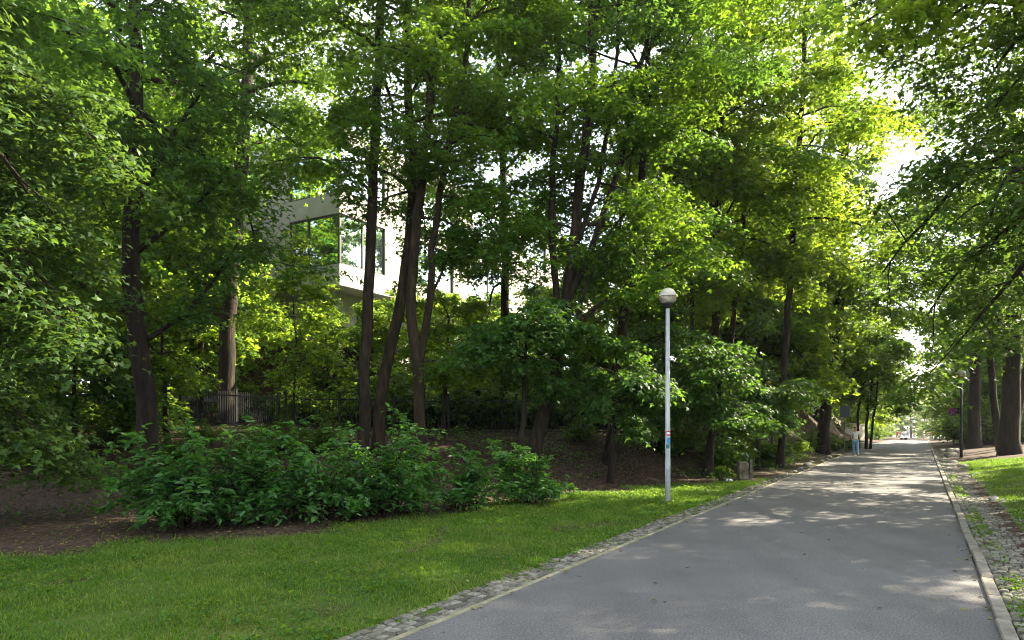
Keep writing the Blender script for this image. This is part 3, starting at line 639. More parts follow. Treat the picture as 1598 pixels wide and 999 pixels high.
low_tree(120, 20.5, 110, 2.0, 5.0, 2.2, 'low shady tree left of the stout dark trunk', 209, nleaf=70)

# the near tree at the left edge, boughs sweeping down over the bare earth
def off_tree(name, label, X, Y, zb, zt, Rc, seed, nl=34, nleaf=95, size=0.16, lm='maple', r0=0.38, extra=(), shape='maple', elev=(-5, 60), droop=0.3, lean=(0, 0), group=None, bark='bark', dens=1.0, bias=(0, 0), subs=8):
    z = float(ground(X, Y)); b = np.array([X, Y, z])
    p = np.array([b, b + [lean[0] * .3, lean[1] * .3, (zt - z) * 0.35], b + [lean[0], lean[1], zt - z - 2.0]])
    return make_tree(name, label, 'tree', b, [(p, r0, r0 * 0.25)], zb, zt, Rc, nl, nleaf, size, seed=seed, leafmat=lm, extra=extra, shape=shape, elev=elev, droop=droop, subs=subs, group=group, bark=bark, dens=dens, bias=bias)
off_tree('chestnut_tree', 'near tree at the left edge with broad leaves on sweeping low boughs', -12.2, 11.2, 2.6, 17, 5.4, 301, nl=50, nleaf=125, size=0.125, lm='chestnut', elev=(-18, 55), droop=0.42,
         extra=[([np.array([-12, 11.2, 6.5]), np.array([-10.2, 11.9, 5.8]), np.array([-8.6, 12.2, 4.6]), np.array([-7.8, 12.3, 3.5])], 0.07),
                ([np.array([-12, 11.2, 4.5]), np.array([-10.4, 11.8, 3.6]), np.array([-8.9, 12.4, 2.4]), np.array([-8.3, 12.5, 1.5])], 0.05),
                ([np.array([-12, 11.2, 9.0]), np.array([-10.0, 12.2, 8.9]), np.array([-8.2, 12.9, 7.8]), np.array([-7.2, 13.2, 6.4])], 0.07),
                ([np.array([-12, 11.2, 3.4]), np.array([-10.6, 12.4, 2.6]), np.array([-9.4, 13.4, 1.7]), np.array([-8.6, 14.0, 1.1])], 0.05)])
# right side, crowns over the road
off_tree('broadleaf_tree', 'tall tree just past the right edge, its crown hanging over the lawn', 15.6, 18.0, 7.0, 22, 6.8, 302, nl=66, nleaf=110, size=0.16, lm='rusty', bark='bark_dark', bias=(0.1, 0))
off_tree('maple_tree', 'near maple beyond the right edge with leaf sprays against the sky gap', 10.6, 9.2, 6.8, 15, 3.9, 303, nl=22, nleaf=60, size=0.16, lm='linden',
         extra=[([np.array([10.6, 9.2, 9.2]), np.array([8.6, 10.6, 9.6]), np.array([6.9, 11.6, 9.2]), np.array([5.9, 12.0, 8.6])], 0.06)])
off_tree('broadleaf_tree', 'shading tree on the right lawn outside the view', 25.5, 14.5, 4.5, 20, 6.0, 304, nl=30, nleaf=55, size=0.24, lm='maple', group='shade trees right of the road')
off_tree('broadleaf_tree', 'shading tree on the right lawn outside the view', 21.5, 12.0, 4.5, 20, 6.0, 305, nl=20, nleaf=50, size=0.24, lm='maple', group='shade trees right of the road')

# the visible trees of the right lawn
s1 = stem([(1576, 715), (1577, 640), (1580, 540), (1588, 440), (1592, 330), (1585, 200)], 36, 0.46, 0.2, 17, seed=21)
make_tree('broadleaf_tree', 'thickest trunk on the right lawn, by the right edge', 'tree', s1[0][0], [s1], 8.6, 20, 6.0, 17, 75, 0.19, seed=310, bias=(0.25, -0.1), bark='bark_dark', leafmat='rusty',
          extra=[([pt(1578, 530, 36), pt(1548, 462, 35.5), pt(1500, 400, 34.5), pt(1440, 378, 33), pt(1380, 384, 31.5)], 0.13), ([pt(1580, 600, 36), pt(1560, 500, 35), pt(1540, 455, 34), pt(1500, 430, 33)], 0.12)])
s2 = stem([(1520, 700), (1521, 620), (1521, 540), (1535, 440), (1530, 300)], 47, 0.40, 0.15, 16, seed=22)
make_tree('broadleaf_tree', 'dark straight trunk behind the black lamp post', 'tree', s2[0][0], [s2], 6.5, 18, 5.0, 17, 65, 0.21, seed=311, bias=(0.5, 0.2), bark='bark_dark',
          extra=[([pt(1521, 530, 47), pt(1470, 510, 46), pt(1420, 480, 45), pt(1385, 440, 44)], 0.1)])
s3 = stem([(1563, 705), (1556, 660), (1548, 610), (1545, 520), (1540, 420)], 40, 0.2, 0.1, 13, seed=23)
make_tree('broadleaf_tree', 'slanting thinner trunk touching the thickest one', 'tree', s3[0][0], [s3], 9.0, 15, 2.6, 5, 60, 0.2, seed=312, bark='bark_dark')
s4 = stem([(1583, 705), (1592, 640), (1604, 560), (1612, 450)], 44, 0.2, 0.1, 14, seed=24)
make_tree('broadleaf_tree', 'slim trunk leaning out past the right edge', 'tree', s4[0][0], [s4], 7.0, 15, 3.0, 10, 60, 0.2, seed=313, bark='bark_dark')

# ------------------------------------------------------------------ distant trees: three kinds, copied
def far_kind(seed, lm, h, Rc, nl, nleaf, size, zb=2.4):
    b = np.array([0, 0, 0.0]); p = np.array([b, [0.15, 0.1, h * 0.4], [0.3, -0.1, h * 0.86]])
    return make_tree('distant_tree', '', '', b, [(p, 0.3, 0.06)], zb, h, Rc, nl, nleaf, size, shape='maple', leafmat=lm, seed=seed, subs=6, dens=1.0, flat=0.25)
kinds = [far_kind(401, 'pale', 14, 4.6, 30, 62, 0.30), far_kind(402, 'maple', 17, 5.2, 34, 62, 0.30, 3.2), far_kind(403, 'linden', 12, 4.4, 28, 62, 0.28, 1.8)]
used = [False] * 3
def far(kind, px, Y, sc_, rz, label, group=None, X=None):
    o = kinds[kind] if not used[kind] else copy_tree(kinds[kind]); used[kind] = True
    x = (px - CX) / F * Y if X is None else X
    o.location = (x, Y, float(ground(x, Y)) - 0.05); o.rotation_euler.z = rz; o.scale = (sc_,) * 3
    o['label'] = label; o['category'] = 'tree'
    if 'group' in o: del o['group']
    if group: o['group'] = group
G1, L1 = 'trees on the slope behind the building and fence', 'leafy tree on the shaded slope beyond the iron fence'
for px, Y, k, sc_ in ((-150, 27, 1, 1.0), (30, 30, 1, 1.1), (-20, 22, 2, 0.8), (150, 36, 2, 1.2), (250, 42, 0, 1.3), (60, 44, 1, 1.3), (310, 33, 2, 0.75), (-120, 38, 0, 1.3), (90, 52, 1, 1.7), (220, 56, 1, 1.6), (330, 60, 1, 1.5), (-40, 56, 1, 1.7), (400, 66, 1, 1.5)):
    far(k, px, Y, sc_, rng.uniform(0, 6.28), L1, G1)
G2, L2 = 'trees between the fence and the road', 'sunlit leafy tree beyond the clump of stems'
for px, Y, k, sc_ in ((1010, 38, 2, 0.95), (1090, 40, 1, 1.0), (1170, 42, 2, 1.15), (1190, 41, 2, 0.95), (1215, 50, 1, 1.05), (900, 36, 2, 0.7), (1275, 56, 2, 1.1)):
    far(k, px, Y, sc_, rng.uniform(0, 6.28), L2, G2)
G5, L5 = 'trees behind the right lawn', 'leafy tree standing behind the dark trunks of the right lawn'
G3, L3 = 'far trees along the road', 'hazy pale tree far along the road past the crest'
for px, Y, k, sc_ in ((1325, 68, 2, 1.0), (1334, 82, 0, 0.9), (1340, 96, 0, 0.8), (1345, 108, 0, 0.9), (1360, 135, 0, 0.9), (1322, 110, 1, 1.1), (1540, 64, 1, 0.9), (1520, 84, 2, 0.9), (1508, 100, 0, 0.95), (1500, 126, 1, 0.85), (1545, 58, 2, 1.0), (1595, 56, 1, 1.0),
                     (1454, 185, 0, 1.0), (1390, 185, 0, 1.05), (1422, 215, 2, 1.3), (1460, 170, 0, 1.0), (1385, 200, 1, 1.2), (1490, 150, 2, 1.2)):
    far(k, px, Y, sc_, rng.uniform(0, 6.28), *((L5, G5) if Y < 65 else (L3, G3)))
for X, Y in ((40, 24), (38, 30)):
    far(1, 0, Y, 1.1, rng.uniform(0, 6.28), 'shading tree on the right lawn outside the view', 'shade trees right of the road', X=X)

# ------------------------------------------------------------------ bushes
def make_bush(px, Y, wid, hgt, label, seed, ns=26, lm='bush', size=0.145, shape='oval', name='bush', cat='bush', nleaf=46, upright=0.5, group=None):
    r = np.random.default_rng(seed); b = gp(px, Y); root = empty(name, b, label, cat, group); tb, cr = MB(), MB(); LP, LN, LH = [], [], []
    for k in range(ns):
        a = r.uniform(0, 6.28); el = R(r.uniform(28, 86)) if r.random() > 0.25 else R(r.uniform(12, 40))
        d = np.array([math.cos(a) * math.cos(el), math.sin(a) * math.cos(el), math.sin(el)])
        reach = 1 / math.sqrt((math.cos(el) / (wid / 2)) ** 2 + (math.sin(el) / hgt) ** 2) * r.uniform(0.75, 1.08)
        p0 = np.array([r.normal(0, 0.14), r.normal(0, 0.14), -0.05]); p = branch(r, p0, d + np.array([0, 0, 0.25]), reach, 7, 0.3, 0.1)
        tb.tube(p, np.linspace(0.016, 0.005, len(p)), 5, cap=False)
        for j in range(9):
            f = 0.25 + 0.75 * (j + r.random()) / 9; i = min(int(f * 7), 6); q = p[i] + (p[i + 1] - p[i]) * (f * 7 - i)
            dv = unit(p[i + 1] - p[i]); tw = branch(r, q, dv * 0.6 + r.normal(0, 0.65, 3) + [0, 0, 0.15], r.uniform(0.22, 0.5) * (hgt / 1.7), 4, 0.35, 0.1)
            tb.tube(tw, np.linspace(0.005, 0.0025, len(tw)), 3, cap=False); n = int(nleaf * 0.36)
            ff = r.random(n) * 4; i0 = np.minimum(ff.astype(int), 3); P_ = tw[i0] + (tw[i0 + 1] - tw[i0]) * (ff - i0)[:, None]
            side = np.cross(tw[-1] - tw[0], [0, 0, 1.0]); side = unit(side) * np.where(r.random(n) > .5, 1, -1)[:, None]
            LP.append(P_ + r.normal(0, 0.02, (n, 3))); LN.append(np.array([0, 0, 1.0]) + r.normal(0, 0.4, (n, 3)) + 0.3 * d); LH.append(side + unit(tw[-1] - tw[0]) * 0.8 + np.array([0, 0, -0.25]))
    P_, N_, H_ = np.vstack(LP), np.vstack(LN), np.vstack(LH); ok = P_[:, 2] > 0.1 + 0.3 * r.random(len(P_)); P_, N_, H_ = P_[ok], N_[ok], H_[ok]
    leaves(cr, P_, N_, size * r.uniform(0.6, 1.25, len(P_)), shape, r, H_)
    tb.build('stems', M['bark'], root); cr.build('leaves', M[lm], root)
    return root
make_bush(288, 12.4, 2.5, 1.95, 'leftmost front bush, wide with arching sprays over bare earth', 501, ns=44)
make_bush(392, 13.2, 2.1, 1.85, 'dense green bush second from the left at the lawn edge', 502, ns=34)
make_bush(500, 13.5, 2.1, 2.35, 'tall-shooted green bush in the middle of the front row', 503, ns=40)
make_bush(606, 14.0, 2.3, 2.3, 'bright green rounded bush under the Y-forked tree', 504, ns=42)
make_bush(732, 15.2, 1.35, 1.35, 'loose bush with open sprays left of the last front bush', 505, ns=18)
make_bush(828, 16.2, 1.7, 1.75, 'last front bush on the right, leaning out over the earth', 506, ns=26)

GS, LS = 'rounded shrubs growing behind the fence', 'rounded leafy shrub growing just behind the iron fence'
proto = make_bush(560, 29.5, 3.4, 2.6, LS, 520, ns=44, lm='shrub', size=0.17, nleaf=50, shape='kite', name='shrub', cat='shrub', group=GS)
for px, Y, sc_ in ((470, 30, 0.8), (640, 29.2, 1.0), (720, 29.6, 1.0), (800, 29.4, 0.9), (880, 30.5, 1.0), (960, 31.0, 1.05), (410, 31.4, 0.8), (520, 31.5, 1.0), (680, 32.5, 1.3), (760, 33, 1.3), (1050, 33, 1.2), (1130, 35, 1.3), (600, 33, 1.4), (840, 34, 1.4), (930, 36, 1.4), (1200, 40, 1.3)):
    c = copy_tree(proto); c.location = gp(px, Y); c.rotation_euler.z = rng.uniform(0, 6.28); c.scale = (sc_, sc_, sc_ * rng.uniform(0.85, 1.1))
GB, LB_ = 'sunlit young trees before the building', 'sunlit young tree growing under the pale ledge of the building'
for px, Y, sc_ in ((505, 33.8, 0.42), (570, 34, 0.46), (640, 35, 0.5), (705, 38, 0.52), (440, 34.5, 0.4), (775, 42, 0.55)):
    far(2, px, Y, sc_, rng.uniform(0, 6.28), LB_, GB)
GS2, LS2 = 'shady shrubs on the earth bank', 'low shady shrub growing on the bare earth bank or mound'
for px, Y, sc_ in ((60, 20, 0.62), (180, 22.5, 0.6), (270, 20.5, 0.4), (318, 23, 0.34), (-20, 21, 0.75), (395, 21, 0.38), (455, 21.5, 0.5), (505, 22.5, 0.5), (110, 24.5, 0.95), (220, 26, 0.9), (1062, 26.5, 0.62), (1130, 27, 0.66), (1005, 26.2, 0.45), (1185, 30, 0.75), (900, 25.2, 0.36), (1040, 25.5, 0.4), (1262, 41, 0.5), (1303, 46, 0.45), (1285, 44.5, 0.5), (1326, 52, 0.45)):
    c = copy_tree(proto); c.location = gp(px, Y); c.rotation_euler.z = rng.uniform(0, 6.28); c.scale = (sc_,) * 3; c['label'] = LS2; c['group'] = GS2
GS3, LS3 = 'dark shrubs behind the right lawn', 'dark shrub behind the tree trunks of the right lawn'
for px, Y, sc_ in ((1512, 56, 1.3), (1535, 54, 1.5), (1565, 52, 1.5), (1598, 50, 1.5), (1515, 66, 1.2), (1625, 50, 1.5), (1488, 92, 0.9)):
    c = copy_tree(proto); c.location = gp(px, Y); c.rotation_euler.z = rng.uniform(0, 6.28); c.scale = (sc_,) * 3; c['label'] = LS3; c['group'] = GS3
GS4, LS4 = 'pale shrubs at the far end of the road', 'pale green shrub left of the road at the far crest'
for px, Y, sc_ in ((1362, 84, 0.95), (1368, 105, 0.95), (1360, 74, 0.8), (1378, 130, 1.0)):
    c = copy_tree(proto); c.location = gp(px, Y); c.rotation_euler.z = rng.uniform(0, 6.28); c.scale = (sc_,) * 3; c['label'] = LS4; c['group'] = GS4
make_bush(1244, 38.0, 1.6, 1.0, 'small scrubby shrub on the slope of the earth mound', 530, ns=14, lm='shrub', size=0.14, name='shrub', cat='shrub')
make_bush(1128, 22.6, 0.9, 0.55, 'scrubby low plant beside the short block', 531, ns=12, lm='shrub', size=0.09, name='shrub', cat='shrub')

# ------------------------------------------------------------------ street lamps
def lamp(px, Y, H, gr, r0, r1, pole_mat, label, stickers=False):
    b = gp(px, Y); root = empty('street_lamp', b, label, 'street lamp', 'globe lamps of the park road')
    m = MB(); hp = H - 2 * gr - 0.08; m.lathe([(0, -0.2), (r0 * 1.02, -0.2), (r0, 0.9), (r0 * 0.97, 0.93), (r1, hp), (0, hp)], seg=16); m.build('pole', pole_mat, root, smooth=True)
    m = MB(); m.lathe([(0, hp + 0.002), (r1 * 1.25, hp + 0.002), (r1 * 1.35, hp + 0.05), (gr * 0.62, hp + 0.09), (gr * 0.62, hp + 0.15), (0, hp + 0.16)], seg=16); m.build('collar', M['iron'], root, smooth=True)
    m = MB(); zc = H - gr; prof = [(gr * math.sin(a), zc - gr * math.cos(a)) for a in np.linspace(0.6, math.pi / 2 - 0.05, 8)]
    m.lathe([(0.001, prof[0][1])] + prof, seg=24); m.build('lower_bowl', M['globe_dirty'], root, smooth=True)
    m = MB(); prof = [(gr * 1.04, zc + 0.0), (gr * 1.04, zc + 0.03)] + [(gr * math.cos(a), zc + gr * math.sin(a)) for a in np.linspace(0.2, math.pi / 2 - 0.001, 8)]
    m.lathe(prof, seg=24); m.build('globe', M['globe'], root, smooth=True)
    m = MB(); m.lathe([(r0 * 1.4, -0.1), (r0 * 1.4, 0.03), (r0 * 1.1, 0.06)], seg=16); m.build('base_collar', M['edging'], root, smooth=True)
    if stickers:
        def patch(name, z0, z1, a0, a1, mt):
            a = np.linspace(a0, a1, 7); rr = r0 * 0.995 - (r0 - r1) * (z0 / hp) + 0.004; v = np.array([[rr * math.cos(x), rr * math.sin(x), z] for z in (z0, z1) for x in a])
            m = MB(); m.add(v, [[i, i + 1, i + 8, i + 7] for i in range(6)]); m.build(name, mt, root)
        patch('access_door', 0.45, 0.78, R(-130), R(-70), M['door_grey']); patch('sticker', 1.36, 1.50, R(-125), R(-35), M['blue']); patch('sticker', 1.25, 1.345, R(-140), R(-60), M['teal'])
        rr = r0 - (r0 - r1) * 1.6 / hp + 0.006
        for nm, rad, mt, dr in (('sticker', 0.062, M['red'], 0), ('sticker_mark', 0.028, M['white'], 0.003)):
            m = MB(); a = np.linspace(0, 6.283, 19)[:-1]
            v = [[0, -rr - dr, 1.60]] + [[rad * math.cos(x), -math.sqrt(max((rr + dr) ** 2 - min(rad * abs(math.cos(x)), rr) ** 2, 0)), 1.60 + rad * math.sin(x)] for x in a]
            m.add(v, t=[[0, i + 1, (i + 1) % 18 + 1] for i in range(18)]); m.build(nm, mt, root)
    return root
M['globe'] = noise_mat('globe_plastic', [(0.30, 0.27, 0.21), (0.44, 0.41, 0.34), (0.52, 0.49, 0.42)], 6, 0.45, stretch=(1, 1, 2), spec=0.4)
M['globe_dirty'] = noise_mat('globe_dirty', [(0.16, 0.13, 0.08), (0.32, 0.28, 0.2), (0.5, 0.46, 0.38)], 9, 0.6, spec=0.3)
M['white_pole'] = noise_mat('grey_white_paint', [(0.24, 0.25, 0.25), (0.36, 0.375, 0.375), (0.43, 0.445, 0.44)], 3, 0.55, stretch=(4, 4, 0.8))
M['door_grey'] = mat('door_grey', (0.25, 0.265, 0.265), 0.6)
M['red'] = mat('sticker_red', (0.5, 0.03, 0.06), 0.4); M['blue'] = mat('sticker_blue', (0.03, 0.2, 0.42), 0.4); M['teal'] = mat('sticker_teal', (0.02, 0.12, 0.10), 0.5); M['white'] = mat('white_paint', (0.75, 0.75, 0.75), 0.5)
lamp(1042, 16.3, 4.96, 0.198, 0.062, 0.045, M['white_pole'], 'tall white lamp post with a stained globe on the left lawn', True)
lamp(1500, 36.5, 4.6, 0.21, 0.07, 0.05, M['iron'], 'slender black lamp post on the right lawn by the drain')

# ------------------------------------------------------------------ signs
def disc(m, c, rad, y, seg=24, mi=0, thick=0.012):
    a = np.arange(seg) * 2 * math.pi / seg
    v = [[c[0] + rad * math.cos(x), y, c[1] + rad * math.sin(x)] for x in a] + [[c[0] + rad * math.cos(x), y + thick, c[1] + rad * math.sin(x)] for x in a] + [[c[0], y, c[1]], [c[0], y + thick, c[1]]]
    m.add(v, [[i, (i + 1) % seg, seg + (i + 1) % seg, seg + i] for i in range(seg)], [[2 * seg, (i + 1) % seg, i] for i in range(seg)] + [[2 * seg + 1, seg + i, seg + (i + 1) % seg] for i in range(seg)], mi)
b = gp(1488, 57); root = empty('road_sign', b, 'round red and blue no-stopping sign on a grey post', 'road sign')
m = MB(); m.tube([[0, 0, -0.2], [0, 0, 3.0]], 0.035, 10); m.build('post', M['concrete'], root)
m = MB(); disc(m, (-0.12, 2.65), 0.36, -0.06); m.build('sign_plate', mat('sign_red', (0.42, 0.02, 0.06), 0.4), root)
m = MB(); disc(m, (-0.12, 2.65), 0.29, -0.066, thick=0.005); m.build('sign_field', mat('sign_blue', (0.03, 0.06, 0.3), 0.4), root)
m = MB()
for sg in (1, -1):
    v = np.array([[-0.04, -0.27], [0.04, -0.27], [0.04, 0.27], [-0.04, 0.27]]); ca = math.cos(sg * R(45)); sa = math.sin(sg * R(45)); x = v[:, 0] * ca - v[:, 1] * sa; z = v[:, 0] * sa + v[:, 1] * ca
    m.add(np.stack([x - 0.12, np.full(4, -0.070 - 0.002 * (sg > 0)), z + 2.65], -1), [[0, 1, 2, 3]])
m.build('sign_cross', M['red'], root)
m = MB(); m.box(0.02, 0.62, -0.01, 0.01, 2.35, 3.0); m.build('back_plate', M['iron'], root)
b = gp(1318, 45); root = empty('road_sign', b, 'dark back of a rectangular sign on a thin post left of the walking person', 'road sign')
m = MB(); m.tube([[0, 0, -0.2], [0, 0, max(0.3, 3.05 - b[2])]], 0.03, 10); m.build('post', M['concrete'], root)
m = MB(); m.box(-0.3, 0.3, -0.06, -0.035, 2.2 - b[2], 2.95 - b[2]); m.build('sign_plate', mat('sign_back', (0.035, 0.045, 0.06), 0.6), root)

# ------------------------------------------------------------------ small things on the verge
def blob(name, loc, size, material, label=None, cat=None, seed=0, group=None, n=2, rough=0.22):
    r = np.random.default_rng(seed); m = MB(); a = np.linspace(0, math.pi, 8); seg = 12; v = []
    ph = r.uniform(0, 6.28, 6)
    for i, th in enumerate(a):
        for k in range(seg):
            f = 2 * math.pi * k / seg; q = 1 + rough * (math.sin(2 * f + ph[0]) * math.sin(th * 2 + ph[1]) + 0.6 * math.sin(3 * f + ph[2] + th * 3)) + r.normal(0, 0.03)
            v.append([size[0] * q * math.sin(th) * math.cos(f), size[1] * q * math.sin(th) * math.sin(f), size[2] * (q if 0 < i < 7 else 1) * math.cos(th)])
    m.add(v, [[i * seg + k, i * seg + (k + 1) % seg, (i + 1) * seg + (k + 1) % seg, (i + 1) * seg + k][::-1] for i in range(7) for k in range(seg)])
    o = m.build(name, material, loc=loc, smooth=False)
    return tag(o, label, cat, group)
# short block and post
b = gp(1159, 23.2); root = empty('stone_block', b, 'short weathered stump-like block beside the left road edge', 'block')
m = MB(); hh = 0.56
v = []
for z, e in ((-0.1, 0.0), (hh * 0.5, 0.01), (hh - 0.03, -0.005), (hh, 0.03)):
    for sx, sy in ((-1, -1), (1, -1), (1, 1), (-1, 1)): v.append([sx * (0.15 - e), sy * (0.15 - e), z])
m.add(v, [[i * 4 + k, i * 4 + (k + 1) % 4, (i + 1) * 4 + (k + 1) % 4, (i + 1) * 4 + k] for i in range(3) for k in range(4)] + [[12, 13, 14, 15]])
m.build('block_body', noise_mat('mossy_block', [(0.06, 0.05, 0.03), (0.15, 0.125, 0.085), (0.28, 0.25, 0.19)], 5, 0.95, 0.6, 20), root)
b = gp(1172, 23.0); m = MB(); m.box(-0.035, 0.035, -0.035, 0.035, -0.1, 0.6); m.box(-0.045, 0.045, -0.045, 0.045, 0.602, 0.64)
tag(m.build('marker_post', noise_mat('old_post', [(0.05, 0.042, 0.035), (0.12, 0.105, 0.09), (0.2, 0.18, 0.15)], 8, 0.9), loc=b), 'thin square post right beside the weathered block', 'post')
blob('litter', gp(1138, 22.3) + [0, 0, 0.04], (0.13, 0.08, 0.05), mat('white_litter', (0.7, 0.72, 0.74), 0.6), 'white scrap of litter on the grass edge', 'litter', 5)
for i in range(8):
    px_s = 29 + i * 2.1; x, y = xy(px_s, TL - 0.45 + rng.normal(0, 0.12)); sz = rng.uniform(0.07, 0.13)
    blob('edge_stone', (x, y, float(ground(x, y)) + sz * 0.25), (sz * 1.3, sz, sz * 0.6), M['rock'], 'rough stone lining the left edge of the far road', 'stone', 40 + i, 'rough stones along the left road edge')
for i, (s_, t_, sz) in enumerate(((20.5, 1.5, 0.09), (29, 1.35, 0.10), (35, 1.5, 0.16), (39, 1.3, 0.15), (46, 1.4, 0.26), (51, 1.7, 0.34), (55, 1.2, 0.22))):
    x, y = xy(s_, t_); blob('drain_stone', (x, y, float(ground(x, y)) + sz * 0.25), (sz * 1.3, sz, sz * 0.6), M['rock'], 'pale rough stone lying in the drain by the right kerb', 'stone', 60 + i, 'pale stones in the right-hand drain')

# ------------------------------------------------------------------ people
SKIN = mat('skin', (0.48, 0.29, 0.20), 0.55)
def skin_mesh(verts, edges, rad, sub=2):
    me = bpy.data.meshes.new('tmp'); me.from_pydata([tuple(v) for v in verts], edges, []); o = bpy.data.objects.new('tmp', me); COL.objects.link(o)
    o.modifiers.new('skin', 'SKIN'); o.modifiers['skin'].use_smooth_shade = True
    sv = me.skin_vertices[0].data
    for i, q in enumerate(rad): sv[i].radius = (q, q) if np.isscalar(q) else q
    for i in range(len(verts)): sv[i].use_root = False
    sv[0].use_root = True
    mo = o.modifiers.new('sub', 'SUBSURF'); mo.levels = sub; mo.render_levels = sub
    dg = bpy.context.evaluated_depsgraph_get(); out = bpy.data.meshes.new_from_object(o.evaluated_get(dg), depsgraph=dg)
    bpy.data.objects.remove(o); bpy.data.meshes.remove(me); return out

def person(loc, rz, label, top, legs, hair, H=1.68, stride=0.2, fingers=False, long_hair=False, sleeves=0.5, arms=(0.25, 0.2), shoes=(0.06, 0.06, 0.07)):
    """walking figure facing -Y before rotation"""
    root = empty('person', loc, label, 'person', rz=rz); k = H / 1.7
    V, E, Rr = [], [], []
    def v(x, y, z, r_, pr=None):
        V.append((x * k, y * k, z * k)); Rr.append((r_[0] * k, r_[1] * k) if isinstance(r_, tuple) else r_ * k)
        if pr is not None: E.append((pr, len(V) - 1))
        return len(V) - 1
    pel = v(0, 0, 0.93, (0.145, 0.105)); wa = v(0, 0, 1.08, (0.125, 0.095), pel); ch = v(0, 0.0, 1.27, (0.145, 0.11), wa); sh = v(0, 0.01, 1.40, (0.12, 0.08), ch)
    nk = v(0, -0.005, 1.475, 0.052, sh); hd0 = v(0, -0.02, 1.545, 0.066, nk); hd1 = v(0, -0.018, 1.61, (0.082, 0.09), hd0); hd2 = v(0, -0.01, 1.665, (0.055, 0.065), hd1)
    v(0, -0.118, 1.59, 0.012, hd1)
    J = {}
    for sx in (-1, 1):
        st_ = stride * sx
        hip = v(sx * 0.095, 0, 0.87, 0.09, pel); kn = v(sx * 0.1, -st_ * 0.5 - 0.03, 0.49, 0.058, hip); an = v(sx * 0.1, -st_ + (0.06 if st_ < 0 else 0), 0.085 + (0.03 if st_ < 0 else 0), 0.04, kn); to = v(sx * 0.11, -st_ - 0.13 + (0.06 if st_ < 0 else 0), 0.035, 0.034, an)
        so = v(sx * 0.185, 0.01, 1.385, 0.058, sh); a0 = arms[0 if sx < 0 else 1]; el = v(sx * 0.235, 0.05 + st_ * 0.35, 1.11, 0.04, so); wr = v(sx * 0.23, -0.12 * (a0 > 0.3) - 0.05 + st_ * 0.8, 0.89 + 0.35 * a0, 0.028, el); ha = v(sx * 0.225, -0.09 + st_ * 0.95 - 0.1 * (a0 > 0.3), 0.82 + 0.4 * a0, 0.03, wr)
        if fingers:
            for fi in range(4):
                f1 = v(sx * 0.222 + 0.0, -0.125 + fi * 0.018 + st_ * 0.97 - 0.1 * (a0 > 0.3), 0.775 + 0.4 * a0 - 0.01 * (fi in (1, 2)), 0.0085, ha); v(sx * 0.212, -0.13 + fi * 0.018 + st_ * 0.97 - 0.1 * (a0 > 0.3), 0.74 + 0.4 * a0 - 0.01 * (fi in (1, 2)), 0.0075, f1)
            v(sx * 0.205, -0.15 + st_ * 0.95 - 0.1 * (a0 > 0.3), 0.80 + 0.4 * a0, 0.009, ha)
        J[sx] = dict(hip=hip, kn=kn, an=an, to=to, so=so, el=el, wr=wr)
    def part(name, ids, grow, mt, flip=1.0, trim=None):
        idm = {i: n for n, i in enumerate(ids)}; vv = [V[i] for i in ids]; ee = [(idm[a], idm[b_]) for a, b_ in E if a in idm and b_ in idm]
        rr = [tuple(x + grow * k for x in Rr[i]) if isinstance(Rr[i], tuple) else Rr[i] + grow * k for i in ids]
        if trim:
            for (a, b_), f in trim.items(): vv[idm[b_]] = tuple(np.array(V[a]) * (1 - f) + np.array(V[b_]) * f)
        me = skin_mesh(vv, ee, rr); me.materials.clear(); me.materials.append(mt); me.name = name
        o = bpy.data.objects.new(name, me); COL.objects.link(o); o.parent = root; return o
    part('body', list(range(len(V))), 0.0, SKIN)
    tj = [pel, wa, ch, sh] + [J[s_][n] for s_ in (-1, 1) for n in ('so', 'el')]
    part('shirt', tj, 0.016, mat('shirt', top, 0.85) if not hasattr(top, 'node_tree') else top, trim={(J[s_]['so'], J[s_]['el']): sleeves for s_ in (-1, 1)})
    lj = [pel] + [J[s_][n] for s_ in (-1, 1) for n in ('hip', 'kn', 'an')]
    part('trousers', lj, 0.018, mat('trousers', legs, 0.85))
    for s_ in (-1, 1): part('shoe', [J[s_]['an'], J[s_]['to']], 0.012, mat('shoe', shoes, 0.6), trim={(J[s_]['to'], J[s_]['an']): 0.55} if False else None)
    m = MB(); seg = 14; c = np.array([0, 0.012, 1.632]) * k; vv = []
    th = np.linspace(0.02, 2.1, 8)
    for i, t_ in enumerate(th):
        for q in range(seg):
            f = 2 * math.pi * q / seg; front = max(0, -math.sin(f)); tt = min(t_, 2.1 - 1.05 * front) if not long_hair else min(t_ * 1.15, 2.45 - 1.35 * front)
            vv.append(c + np.array([0.095 * math.sin(tt) * math.cos(f), 0.108 * math.sin(tt) * math.sin(f), 0.1 * math.cos(tt) * (1 if tt < 1.6 else (2.4 if long_hair else 1.2))]) * k)
    m.add(vv, [[i * seg + q, (i + 1) * seg + q, (i + 1) * seg + (q + 1) % seg, i * seg + (q + 1) % seg] for i in range(7) for q in range(seg)]); m.build('hair', mat('hair', hair, 0.7), root, smooth=True)
    if fingers:
        for sx in (-1, 1): 
            e = blob('eye', (sx * 0.032 * k, -0.098 * k, 1.612 * k), (0.012, 0.008, 0.008), M['iron'], seed=3, rough=0); e.parent = root
        e = blob('mouth', (0, -0.094 * k, 1.548 * k), (0.024, 0.006, 0.007), mat('lips', (0.35, 0.12, 0.1), 0.5), seed=4, rough=0); e.parent = root
    return root
patt = noise_mat('patterned_top', [(0.25, 0.26, 0.3), (0.62, 0.62, 0.64), (0.75, 0.74, 0.73)], 14, 0.85, stretch=(1, 1, 2.5))
p = gp(1335, 39.5); s_, t_ = st(p[0], p[1]); p[2] = float(road_z(s_)) 
